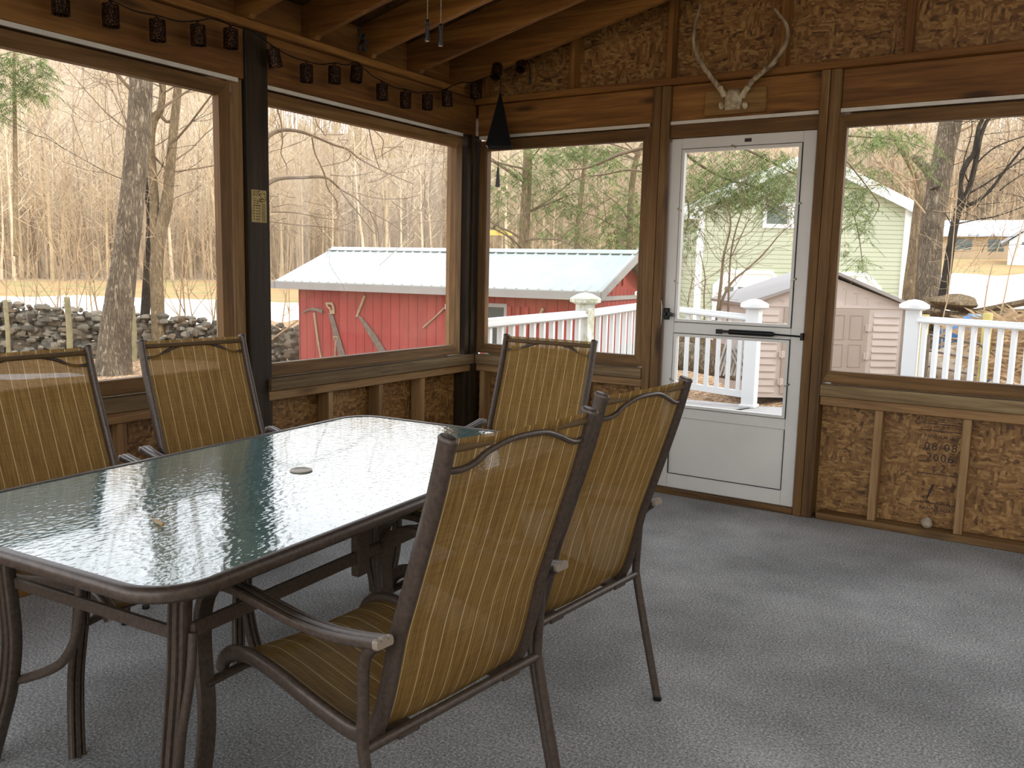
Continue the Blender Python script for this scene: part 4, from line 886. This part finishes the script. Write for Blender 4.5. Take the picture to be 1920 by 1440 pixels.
tool('pickaxe','old pickaxe with a long pale handle, leftmost tool on the red shed wall','tool',pickaxe,-6.60,0)
def saw(e):
    m=MB(); m.prism([q3(-.02,.38,-.01),q3(.11,.33,-.01),q3(.47,-.62,-.01),q3(.28,-.62,-.01)],(0,.006,0)); m.build('blade',M['grey_iron'],e)
    m=MB(); o_=[q3(-.09,.59),q3(.09,.60),(q3(.14,.5)),q3(.15,.36),q3(.03,.35),q3(.02,.44),q3(-.06,.5)]; i_=[q3(-.03,.55),q3(.05,.55),q3(.09,.5),q3(.09,.44),q3(.05,.43),q3(.05,.48),q3(-.03,.52)]
    n=7; m.add([p+V(0,-.015,0) for p in o_+i_]+[p+V(0,.012,0) for p in o_+i_],[(i,(i+1)%n,n+(i+1)%n,n+i) for i in range(n)]+[(2*n+n+i,2*n+n+(i+1)%n,2*n+(i+1)%n,2*n+i) for i in range(n)]+[(2*n+i,2*n+(i+1)%n,(i+1)%n,i) for i in range(n)]+[(n+i,n+(i+1)%n,3*n+(i+1)%n,3*n+i) for i in range(n)])
    m.build('handle',M['handle'],e)
tool('hand_saw','broad rusty hand saw hanging tip down beside the pickaxe','tool',saw,-6.2,0)
def fork(e):
    m=MB(); m.tube([q3(0,-.03),q3(-.02,-.35),q3(-.03,-.42)],.016,8); m.tube([q3(-.05,.07),q3(-.05,.02),q3(0,-.03),q3(.05,.02),q3(.05,.07)],.012,6); m.tube([q3(-.06,.075),q3(.06,.075)],.016,8); m.build('grip',M['handle'],e,60)
tool('spade','short spade handle with a D grip in front of the hand saw','tool',fork,-6.03,-.2)
def crosscut(e):
    m=MB(); m.prism([q3(-.19,-.38,-.008),q3(-.09,-.42,-.008),q3(.25,-.75,-.008),q3(.55,-1.12,-.008),q3(.72,-1.35,-.008),q3(.52,-1.35,-.008),q3(.30,-1.05,-.008),q3(.02,-.68,-.008)],(0,.006,0)); m.build('blade',M['grey_iron'],e)
    m=MB(); m.tube([q3(-.21,-.43),q3(-.15,-.3),q3(0,.02)],[.022,.028,.03],8); m.build('handle',M['handle'],e,60)
tool('crosscut_saw','long crosscut saw hung slanting across the middle of the red wall','tool',crosscut,-5.27,.75)
def scythe(e):
    m=MB(); m.tube([q3(0,0),q3(.25,.2),q3(.48,.40)],[.017,.016,.02],8); m.build('handle',M['handle'],e,60)
    m=MB(); m.sweep(smoothpath([q3(.46,.385,-.01),q3(.53,.42,-.01),q3(.60,.37,-.01),q3(.66,.27,-.01),q3(.70,.13,-.01)],4),rect(.045,.012),ref=(0,1,0),radii=[1]*9+[.9]*4+[.6]*4); m.build('pick_head',M['paleiron'],e)
tool('hand_pick','short pick with a pale iron head, right of the crosscut saw','tool',scythe,-3.845,.18)
def hook(e):
    m=MB(); m.tube([q3(-.1,-.35),q3(0,-.1),q3(.08,.05)],[.025,.03,.035],8); m.build('handle',M['handle'],e,60)
tool('tool_handle','wooden handle hung on the shed above the white railing','tool',hook,-1.3,.62)

# ------------------------------------------------------------------ beige storage shed
M['resin']=plain('beige_resin','#b5a79c',.6,var=.04,scale=2); M['resin_d']=plain('taupe_resin','#97897c',.6,var=.04,scale=2); M['resin_r']=plain('grey_resin_roof','#8d8681',.6,var=.05,scale=2)
A_=at(1402,572,13); B_=at(1708,575,13); ux_=(B_-A_); ux_.z=0; wid=ux_.length; a2=math.atan2(ux_.y,ux_.x); zg=-.50
ss=empty('storage_shed',(A_.x,A_.y,zg),a2,label='beige resin storage shed with taupe double doors behind the railing',cat='shed')
he=.945-zg; hr=1.39-zg; dp=2.0; mid=wid*.53
m=MB(); m.prism([(0.06,0,0),(wid-.06,0,0),(wid-.06,0,he),(mid,0,hr-.05),(.06,0,he)],(0,.06,0)); m.box((.06,0,0),(.12,dp,he)); m.box((wid-.12,0,0),(wid-.06,dp,he)); m.prism([(0.06,dp,0),(wid-.06,dp,0),(wid-.06,dp,he),(mid,dp,hr-.05),(.06,dp,he)],(0,-.06,0)); 
dl,dr=.56*wid/2.43*.98,wid-.63
z=.08
while z<he-.1:
    m.prism([(.16,-.014,z),(.16,-.0,z+.075),(.16,.002,z)],(dl-.24,0,0)); m.prism([(dr+.08,-.014,z),(dr+.08,0,z+.075),(dr+.08,.002,z)],(wid-.24-dr,0,0)); z+=.108
m.build('shed_walls',M['resin'],ss)
m=MB()
for sx in (0,1):
    for k in range(1,6):
        t_=k/6; xx=lerp(0.15,mid,t_) if sx==0 else lerp(wid-.15,mid,t_); zz=lerp(he,hr-.05,t_); m.box((xx-.004,-.006,he-.02),(xx+.004,.0,zz-.06)); m.box((xx-.05,-.008,zz-.09),(xx+.05,0,zz-.075))
m.box((.07,-.012,he-.05),(wid-.07,0,he-.005)); m.build('gable_ribs',M['resin'],ss)
m=MB()
m.prism([(-.07,-.1,he-.05),(mid,-.1,hr+.0),(mid,-.1,hr+.045),(-.09,-.1,he-.005)],(0,dp+.2,0)); m.prism([(wid+.07,-.1,he-.05),(wid+.09,-.1,he-.005),(mid,-.1,hr+.045),(mid,-.1,hr)],(0,dp+.2,0)); m.build('shed_roof',M['resin_r'],ss)
mc=(dl+dr)/2
for i,(a,c) in enumerate(((dl,mc-.006),(mc+.006,dr))):
    m=MB(); m.box((a,-.02,.06),(c,-.001,he-.06),.004)
    for z0,z1 in ((.12,.42),(.5,.84),(.92,he-.16)):
        for u0,u1 in ((a+.08,(a+c)/2-.04),((a+c)/2+.04,c-.08)):
            m.box((u0,-.026,z0),(u1,-.0195,z0+.012)); m.box((u0,-.026,z1),(u1,-.0195,z1+.012)); m.box((u0,-.026,z0),(u0+.012,-.0195,z1)); m.box((u1-.012,-.026,z0),(u1,-.0195,z1))
    dd=m.build('door',M['resin_d'],ss)
    for z0 in (.2,.62,1.05):
        x_=a if i==0 else c; h=MB(); h.box((x_-.045,-.034,z0),(x_+.045,-.015,z0+.10),.004); h.box((x_-.012,-.045,z0-.01),(x_+.012,-.03,z0+.11),.003); h.build('hinge',M['resin'],dd)

# ------------------------------------------------------------------ deck and white railings
M['vinyl']=plain('white_vinyl','#d3d4d2',.45,var=.03,scale=2)
s=N('algae_vinyl'); nn=s.noise(s.coord((5,5,2.5)),2.5,5,.7); s.bsdf(s.ramp(nn.outputs[0],[(.4,'#a9a988'),(.56,'#d8d8d0')]),.5); M['vinyl_d']=s.m
M['deck']=plain('grey_deck_board','#8f8a86',.7,var=.12,scale=5)
Zd=-.06
RA,RP,RK,RD,R1,R2=at(872,601,6.25),at(1097,582,8.2),at(1214,567,9.8),at(1414,590,9.2),at(1713,592,8.95),at(1960,608,7.9)
dk=MB(); poly=[(-.9,.12),(RA.x-.1,RA.y-.2),(RP.x-.1,RP.y),(RK.x-.06,RK.y+.1),(RD.x+.1,RD.y+.12),(R1.x-.1,R1.y+.12),(R2.x+.3,R2.y),(5.4,.12)]
dk.prism([(x,y,Zd) for x,y in poly],(0,0,-.04)); dk.build('deck',M['deck'],kind='structure',label='grey board deck outside the white door',cat='deck')
bd=MB()
def postcap(m,p,z,w,big=1):
    h=w/2; m.lathe([(h*1.0*1.414,0),(h*1.5*1.414,.02),(h*1.5*1.414,.055),(h*1.25*1.3,.075),(h*.7*1.3,.1),(.005,.11)],(p.x,p.y,z),4 if big==0 else 16)
def railing(name,pts,label,nb,posts,zdrop=.86):
    e=empty(name,(pts[0].x,pts[0].y,Zd),label=label,cat='railing')
    O=e.location
    for i,(a,c) in enumerate(zip(pts,pts[1:])):
        A,C_=a-O,c-O; dv=(C_-A); hd=V(dv.x,dv.y,0).normalized(); A=A+hd*.07; C_=C_-hd*.07; up=V(0,0,1)
        m=MB(); sd=hd.cross(up); m.sweep([A-up*.035,C_-up*.035],[(-.045,-.035),(.045,-.035),(.045,-.01),(.06,.0),(.06,.02),(.03,.035),(-.03,.035),(-.06,.02),(-.06,0),(-.045,-.01)],ref=sd); m.build('top_rail',M['vinyl'],e)
        m=MB(); m.sweep([A-up*zdrop,C_-up*zdrop],rect(.05,.07),ref=sd); m.build('bottom_rail',M['vinyl'],e)
        for k in range(nb[i]):
            t=(k+.5)/nb[i]; p=A.lerp(C_,t); m=MB(); m.sweep([p-up*(zdrop-.03),p-up*.065],rect(.042,.042),ref=hd); m.build('baluster',M['vinyl'],e)
    for (p,mt,hh) in posts:
        q=p-O; m=MB(); w=.14; m.box((q.x-w/2,q.y-w/2,0.001),(q.x+w/2,q.y+w/2,q.z+.06),.005); m.box((q.x-w*.62,q.y-w*.62,0.001),(q.x+w*.62,q.y+w*.62,.03),.004); o=m.build('post',M[mt],e)
        m=MB(); postcap(m,q,q.z+.06,w); m.build('post_cap',M[mt],o,50)
    return e
def rot_fix(): pass
railing('deck_railing',[RA,RP,RK],'white railing receding along the left edge of the deck, with a green stained post',[11,9],[(RA,'vinyl',0),(RP,'vinyl_d',0),(RK,'vinyl',0)])
railing('deck_railing',[RK+V(.14,-.05,-.02),RD],'short white railing seen through the white door',[8],[(RD,'vinyl',0)],.87)
railing('deck_railing',[R1,R2],'white railing seen through the right window, in front of the metal gate',[9],[(R1,'vinyl',0)])

# ------------------------------------------------------------------ stone wall and field posts
s=N('field_stone'); nn=s.noise(s.coord(),6,5); oi=s.n('NewGeometry'); c1=s.ramp(oi.outputs['Random Per Island'],[(0,'#56524a'),(.35,'#777268'),(.7,'#948d80'),(1,'#6d5d4c')]); s.bsdf(s.mix(.5,c1,s.ramp(nn.outputs[0],[(.3,'#5f574a'),(.7,'#b0a58f')]),'OVERLAY'),.9,0,.1,nn.outputs[0],.6,.03); M['stone']=s.m
m=MB(); rg=random.Random(91)
for px in range(-1100,600,10):
    top=pw(px,[(-400,.25),(0,.28),(120,.2),(200,.1),(330,.05),(420,-.02),(520,-.1),(600,-.2)])
    for k in range(11):
        z=lerp(-.9,top,k/10)+rg.uniform(-.06,.06); d_=20-.55*0+rg.uniform(-.35,.35)*(1.25-k/11); p=at(px+rg.uniform(-8,8),560,d_); w=rg.uniform(.05,.15)
        m.blob((p.x,p.y,z),(w,w*rg.uniform(.8,1.1),w*rg.uniform(.5,.75)),rg.randint(0,9999),.16,(8,5))
for px in range(-1100,600,20):
    top=pw(px,[(-400,.25),(0,.28),(120,.2),(200,.1),(330,.05),(420,-.02),(520,-.1),(600,-.2)])
    for z in (-.7,-.35,top-.26): p=at(px+rg.uniform(-8,8),560,20.1); m.blob((p.x,p.y,z),(.2,.2,.2),rg.randint(0,9999),.18,(9,6))
m.build('stone_wall',M['stone'],None,35,label='long dry stone wall crossing behind the leaning tree',cat='wall')
M['oldpost']=plain('mossy_post','#7f7656',.9,var=.3,scale=6)
for px,y0,d_,w,lb in ((10,562,19.2,.05,'weathered field post at the left picture edge, before the stone wall'),(126,556,19.3,.07,'mossy field post standing against the stone wall left of the leaning tree'),(249,572,19.4,.06,'field post half hidden behind the leaning tree'),(409,560,19.5,.06,'tilted field post at the right end of the left window')):
    p=at(px,y0,d_); e=empty('field_post',(p.x,p.y,gz(p.x,p.y)),label=lb,cat='post'); h=p.z-gz(p.x,p.y); m=MB(); m.tube([(0,0,-.1),(.01,.01,h*.5),(-.01,0,h-.02),(-.01,0,h)],[w,w*.95,w*.92,w*.6],9); o=m.build('post_shaft',M['oldpost'],e,40)
m=MB(); a=at(504,640,17); c=at(560,600,16); m.tube([a,c],.018,6); 
m.build('pale_pole',M['handle'],None,label='pale pole leaning against the stones left of the red shed',cat='pole')

# ------------------------------------------------------------------ beyond the right railing: gate, post, rocks, tarp, brush
M['ptgreen']=plain('yellow_green_post','#b3a45f',.7,var=.15,scale=4)
p=at(1853,587,11.5); zg=gz(p.x,p.y)
m=MB(); m.tube([(0,0,-.1),(0,0,p.z-zg-.01),(0,0,p.z-zg)],[.062,.06,.055],14); m.build('round_post',M['ptgreen'],None,50,loc=(p.x,p.y,zg),label='round yellow green post holding the metal gate',cat='post')
p2=at(1735,590,11.5); zg2=gz(p2.x,p2.y)
m=MB(); m.tube([(0,0,-.1),(0,0,p2.z-zg2)],.055,12); m.build('round_post',M['ptgreen'],None,50,loc=(p2.x,p2.y,zg2),label='yellow green post just behind the right railing post',cat='post')
ga=at(1742,628,11.4); gb=at(1836,645,11.3); e=empty('metal_gate',(ga.x,ga.y,gz(ga.x,ga.y)),label='grey tube farm gate behind the right railing',cat='gate'); O=e.location
for k in range(5):
    m=MB(); dz=-.205*k; m.rod(ga-O+V(0,0,dz),gb-O+V(0,0,dz),.017,8); m.build('gate_bar',M['grey_iron'],e,50)
m=MB(); m.tube(smoothpath([gb-O+V(0,0,0),gb-O+(gb-ga).normalized()*.05+V(0,0,-.03),gb-O+(gb-ga).normalized()*.06+V(0,0,-.1),gb-O+(gb-ga).normalized()*.06+V(0,0,-.85)],3),.02,8); m.rod(ga-O,ga-O+V(0,0,-.85),.02); m.build('gate_frame',M['grey_iron'],e,50)
s=N('blue_tarp'); nn=s.noise(s.coord(),5,4); s.bsdf(s.ramp(nn.outputs[0],[(.35,'#1f5487'),(.6,'#3f7fb8'),(.75,'#8fb6d6')]),.4,0,.5,nn.outputs[0],.8,.08); M['tarp']=s.m
p=at(1822,625,14.5); m=MB(); m.blob((p.x,p.y,p.z-.35),(.5,.45,.66),8,.3,(20,14)); m.build('tarp',M['tarp'],None,50,label='crumpled blue tarp over a pile behind the gate',cat='tarp')
M['rock']=plain('tan_boulder','#a59680',.85,var=.25,scale=7)
RK_=[(1815,672,13,.42,.2,'large tan boulder behind the metal gate bars'),(1800,702,12.6,.34,.24,'pale boulder low behind the metal gate'),(1755,690,13,.3,.28,'grey boulder at the left end of the metal gate'),(1878,668,13.5,.36,.3,'grey boulder right of the yellow green gate post'),(1788,566,16.4,.42,.14,'low brown rock at the foot of the dark forked tree')]
for px,py,d_,w,h,lb in RK_:
    p=at(px,py,d_); m=MB(); m.blob((0,0,0),(w,w*.8,h),px,.2,(16,10)); m.build('boulder',M['bark_tan'] if 'low brown' in lb else M['rock'],None,40,loc=p,label=lb,cat='boulder')
m=MB(); rg=random.Random(95)
for _ in range(1500):
    p=at(rg.gauss(1900,38),rg.uniform(600,705),rg.uniform(11.5,14)); a=rg.uniform(0,2*PI); q=V(math.cos(a),math.sin(a),rg.uniform(-.2,1.0)).normalized()*rg.uniform(.2,.6); o=q.orthogonal().normalized()*.004; o2=q.cross(o).normalized()*.004
    m.add([p,p+o,p+o2,p+q*.6+V(0,0,-.03),p+q+V(0,0,-.12)],[(0,1,3),(1,2,3),(2,0,3),(0,3,4)])
m.build('dry_brush',M['twig'],None,kind='stuff',label='tangle of dry brush at the right edge behind the railing',cat='brush')
m=MB(); p=at(1830,588,17); 
for i in range(26):
    q=at(rg.uniform(1780,1925),rg.uniform(578,604),rg.uniform(15.5,17.5)); dv=V(rg.gauss(0,1),rg.gauss(0,1),rg.gauss(0,.12)).normalized()*rg.uniform(.5,1.2); m.tube([q-dv,q+dv],rg.uniform(.03,.07),7)
m.build('brush_pile',M['bark_tan'],None,50,kind='stuff',label='low heap of cut branches behind the right railing',cat='branches')
# lattice and log seen through the lower door glass
m=MB(); p=at(1372,665,11.3); rv=_r; 
for k in range(9):
    o=p+rv*(-.19+.047*k); m.tube([o+V(-.0,0,-.28),o+rv*.12+V(0,.05,.26)],.012,5)
for k in range(5):
    o=p+rv*(.02+.05*k)+V(0,-.03,0); m.tube([o+V(0,0,-.2)+rv*.1,o+V(0,0,.1)-rv*.06],.012,5)
m.build('lattice_panel',M['fascia'],None,label='broken pale lattice leaning on the ground beyond the short railing',cat='lattice')
m=MB(); p=at(1290,668,13); m.tube([p+V(-1.2,.3,-.1),p+V(0,0,0),p+V(.9,-.3,-.1)],[.2,.22,.18],12); m.build('log',M['bark_grey'],None,60,label='grey log lying beyond the short railing, seen through the lower door glass',cat='log')
m=MB(); p=at(1345,640,14); m.tube([p+V(-.9,.1,.1),p+V(.6,-.2,-.25)],[.13,.1],12); m.build('log',M['bark_tan'],None,60,label='slimmer log sloping behind the grey log',cat='log')

# ------------------------------------------------------------------ green house across the yard
s=N('pale_green_clapboard'); tc=s.n('TexCoord'); sp=s.n('SeparateXYZ'); s.put(sp,0,tc.outputs['Object']); f=s.math('FRACT',s.math('MULTIPLY',sp.outputs[2],1/.19)); k=s.math('GREATER_THAN',f,.84)
s.bsdf(s.mix(k,lin('#adb197'),lin('#868a72')),.7,0,.2,f,.3,.03); M['clap']=s.m
M['white_trim']=plain('white_house_trim','#e9e8e2',.6,var=.03); M['white_door']=plain('white_garage_door','#e2e0d2',.6,var=.03); M['dglass']=plain('dark_pane','#55605a',.15,0,.6); M['greyroof']=plain('pale_house_roof','#b9bcc2',.7,var=.1,scale=3)
A_=at(1299,598,37); B_=at(1693,600,37); hx=B_-A_; hx.z=0; hw=hx.length; a3=math.atan2(hx.y,hx.x); zg=-.6
gh=empty('green_house',(A_.x,A_.y,zg),a3,label='pale green clapboard house with white trim and garage doors across the yard',cat='house')
he=4.25-zg; hr=6.3-zg
m=MB(); m.prism([(0,0,-.3),(hw,0,-.3),(hw,0,he),(hw/2,0,hr),(0,0,he)],(0,8,0)); m.build('house_walls',M['clap'],gh)
m=MB(); ov=.75
for sx in (0,1):
    f_=lambda x,z:(x if sx==0 else hw-x,-.45,z); sl3=(hr-he)/(hw/2)
    P_=[f_(-ov,he-ov*sl3+.0),f_(hw/2,hr),f_(hw/2,hr+.22),f_(-ov,he-ov*sl3+.22)]; m.prism(P_ if sx==0 else P_[::-1],(0,8.9,0))
m.build('house_roof',M['greyroof'],gh)
m=MB()
for sx in (0,1):
    f_=lambda x,z:(x if sx==0 else hw-x,-.5,z)
    P_=[f_(-ov-.03,he-ov*sl3-.22),f_(hw/2,hr-.2),f_(hw/2,hr+.24),f_(-ov-.03,he-ov*sl3+.24)]; m.prism(P_ if sx==0 else P_[::-1],(0,.06,0))
m.box((0,-.06,-.2),(.28,0,he)); m.box((hw-.28,-.06,-.2),(hw,0,he)); m.box((-ov,-.45,he-.62),(.1,.1,he-.3)); m.box((hw-.1,-.45,he-.62),(hw+ov,.1,he-.3)); m.build('white_trim',M['white_trim'],gh)
gs=hw/ (1693-1299)   # metres per pixel along the front
for i,(p0,p1) in enumerate(((1340,1462),(1478,1640))):
    x0,x1=(p0-1299)*gs,(p1-1299)*gs; zt=(598-507)*gs-.1; c_=.55
    m=MB(); m.prism([(x0,-.05,0),(x1,-.05,0),(x1,-.05,zt-c_),(x1-c_,-.05,zt),(x0+c_,-.05,zt),(x0,-.05,zt-c_)],(0,.05,0)); g_=m.build('garage_door',M['white_door'],gh)
    m=MB(); t=.16; o_=[(x0-t,0),(x0-t,zt-c_+.06),(x0+c_-.06,zt+t),(x1-c_+.06,zt+t),(x1+t,zt-c_+.06),(x1+t,0)]; i_=[(x0,0),(x0,zt-c_),(x0+c_,zt),(x1-c_,zt),(x1,zt-c_),(x1,0)]
    for k in range(5): m.prism([(o_[k][0],-.1,o_[k][1]),(o_[k+1][0],-.1,o_[k+1][1]),(i_[k+1][0],-.1,i_[k+1][1]),(i_[k][0],-.1,i_[k][1])],(0,.1,0))
    m.build('garage_trim',M['white_trim'],g_)
    nw=4; ww=(x1-x0-.5)/nw
    for k in range(nw):
        m=MB(); xx=x0+.25+ww*k+ww*.17; m.box((xx,-.06,(598-547)*gs),(xx+ww*.66,-.045,(598-536)*gs)); m.build('pane',M['dglass'],g_)
xx=(1424-1299)*gs; 
for x0 in (xx,xx+1.15,):
    m=MB(); m.box((x0-.12,-.08,3.95),(x0+1.1,0,5.0)); w_=m.build('house_window',M['white_trim'],gh); m=MB(); m.box((x0+.03,-.09,4.13),(x0+.9,-.075,4.88)); m.build('pane',M['dglass'],w_)
# low wing left of it
m=MB(); C_=at(1262,598,40); m.box((0,0,-.3),(3.2,5,3.0)); wg=empty('garage_wing',(C_.x-.8,C_.y-.2,-.6),a3,label='grey tan low building left of the green house',cat='building'); m.build('wing_wall',plain('grey_tan_wall','#a39b8c',.8),wg); m=MB(); m.box((1.0,-.05,1.0),(2.6,0,1.6)); m.build('dark_opening',M['dglass'],wg); m=MB(); m.prism([(-.3,-.4,3.0),(-.3,5.4,3.0),(-.3,2.5,4.2)],(3.8,0,0)); m.build('wing_roof',M['greyroof'],wg)
# far long building and white garage
a_=at(1764,505,74); b__=at(2000,508,70); dx=b__-a_; dx.z=0; e=empty('long_building',(a_.x,a_.y,gz(a_.x,a_.y)),math.atan2(dx.y,dx.x),label='long low tan building with a pale roof beyond the snow slope',cat='building')
zb=gz(a_.x,a_.y); top=at(1764,442,74).z-zb; rt=at(1764,418,76).z-zb; Lb=dx.length
m=MB(); m.box((0,0,-1),(Lb,5,top)); m.build('building_wall',plain('tan_block_wall','#b79f7e',.8,var=.12,scale=.6),e)
m=MB(); m.prism([(-.6,-.7,top-.1),(-.6,-.7,top+.15),(-.6,4,rt+.3),(-.6,8.7,top)],(Lb+1,0,0)); m.build('building_roof',plain('pale_blue_roof','#cfd3dc',.6,var=.05),e)
m=MB()
for k in range(4): m.box((1+2.4*k,-.03,.6),(2.2+2.4*k,0,1.6))
m.build('dark_openings',M['dglass'],e)
a_=at(1887,508,62); b__=at(2010,512,60); dx=b__-a_; dx.z=0; Lb=dx.length; zb=gz(a_.x,a_.y); e=empty('white_garage',(a_.x,a_.y,zb),math.atan2(dx.y,dx.x),label='white garage at the right picture edge above the snow slope',cat='building')
he=at(1887,452,62).z-zb; hr=he+1.5
m=MB(); m.prism([(0,0,-.8),(Lb,0,-.8),(Lb,0,he),(Lb/2,0,hr),(0,0,he)],(0,7,0)); m.build('garage_walls',plain('bluish_white_siding','#d5dfe4',.6,var=.03),e)
m=MB(); m.box((.6,-.06,0),(Lb-.6,0,2.0)); g_=m.build('garage_door',M['white_trim'],e)
for k in range(5): m=MB(); m.box((.8+.5*k,-.08,1.45),(1.15+.5*k,-.055,1.65)); m.build('pane',M['dglass'],g_)
m=MB(); m.prism([(-.5,-.4,he-.25),(Lb/2,-.4,hr+.05),(Lb/2,-.4,hr+.25),(-.5,-.4,he-.05)],(0,7.6,0)); m.prism([(Lb+.5,-.4,he-.05),(Lb/2,-.4,hr+.25),(Lb/2,-.4,hr+.05),(Lb+.5,-.4,he-.25)],(0,7.6,0)); m.build('garage_roof',M['greyroof'],e)
hs=empty('sun_block_house',(7.2,-3,-.6),label='unseen pale house block added beyond the open right side of the porch to shut out sun',cat='house')  # unseen house block, added and sized to keep sun out of the porch
MB().box((0,-9,0),(6,5.6,6.2)).build('house_wall',plain('pale_sun_block','#cfcabd',.7,var=.05),hs); MB().prism([(-.4,-9.4,6.2),(-.4,6,6.2),(3,6,7.8),(3,-9.4,7.8)],(0,0,.15)).build('house_roof',M['greyroof'],hs)
# small far structures glimpsed past the shed roof
C_=at(930,462,52); zb=gz(C_.x,C_.y); e=empty('play_frame',(C_.x,C_.y,zb),.3,label='small yellow topped frame far behind the red shed, below the bell',cat='frame')
m=MB(); hh=at(930,432,52).z-zb
for sx in (-.8,.8): m.tube([(sx*1.3,0,-.3),(sx,0,hh)],.07,6)
m.box((-.8,-.05,hh*.45),(.8,.05,hh*.5)); m.build('frame_legs',M['handle'],e); m=MB(); m.box((-1,-.1,hh-.3),(1,.1,hh)); m.build('yellow_top',plain('yellow_board','#d8b25a',.7),e)
C_=at(945,468,46); zb=gz(C_.x,C_.y); m=MB(); m.blob((0,0,.9),(1.6,1.5,1.5),5,.2,(14,8)); m.build('snow_heap',M['snow'],None,60,loc=(C_.x,C_.y,zb),label='white snow heap just above the red shed ridge',cat='snow')

# ------------------------------------------------------------------ light
w=bpy.data.worlds.new('sky'); S.world=w; w.use_nodes=True; nt_=w.node_tree; nt_.nodes.clear()
o=nt_.nodes.new('ShaderNodeOutputWorld'); bg=nt_.nodes.new('ShaderNodeBackground'); tc=nt_.nodes.new('ShaderNodeTexCoord'); sp=nt_.nodes.new('ShaderNodeSeparateXYZ'); cr=nt_.nodes.new('ShaderNodeValToRGB')
nt_.links.new(tc.outputs['Generated'],sp.inputs[0]); nt_.links.new(sp.outputs[2],cr.inputs[0]); nt_.links.new(cr.outputs[0],bg.inputs[0]); nt_.links.new(bg.outputs[0],o.inputs[0])
cr.color_ramp.elements[0].position=0; cr.color_ramp.elements[0].color=(.97,.98,1.0,1); cr.color_ramp.elements[1].position=.8; cr.color_ramp.elements[1].color=(.82,.89,1.0,1)
bg.inputs[1].default_value=5.2
sd_=V(.97,.25,0).normalized(); el=math.radians(35); dirv=V(sd_.x*math.cos(el),sd_.y*math.cos(el),math.sin(el))
L_=bpy.data.lights.new('sun','SUN'); L_.energy=3.0; L_.color=(1,.93,.81); L_.angle=.01
lo=bpy.data.objects.new('sun',L_); COL.objects.link(lo); lo.rotation_euler=dirv.to_track_quat('Z','Y').to_euler(); lo.location=(20,10,30)
S.view_settings.view_transform='Standard'; S.view_settings.look='None'; S.view_settings.gamma=1; S.view_settings.use_curve_mapping=False
S.view_settings.exposure=-.65
S.cycles.max_bounces=10; S.cycles.diffuse_bounces=6; S.cycles.transparent_max_bounces=16; S.cycles.sample_clamp_indirect=6
try: S.cycles.use_denoising=True
except Exception: pass
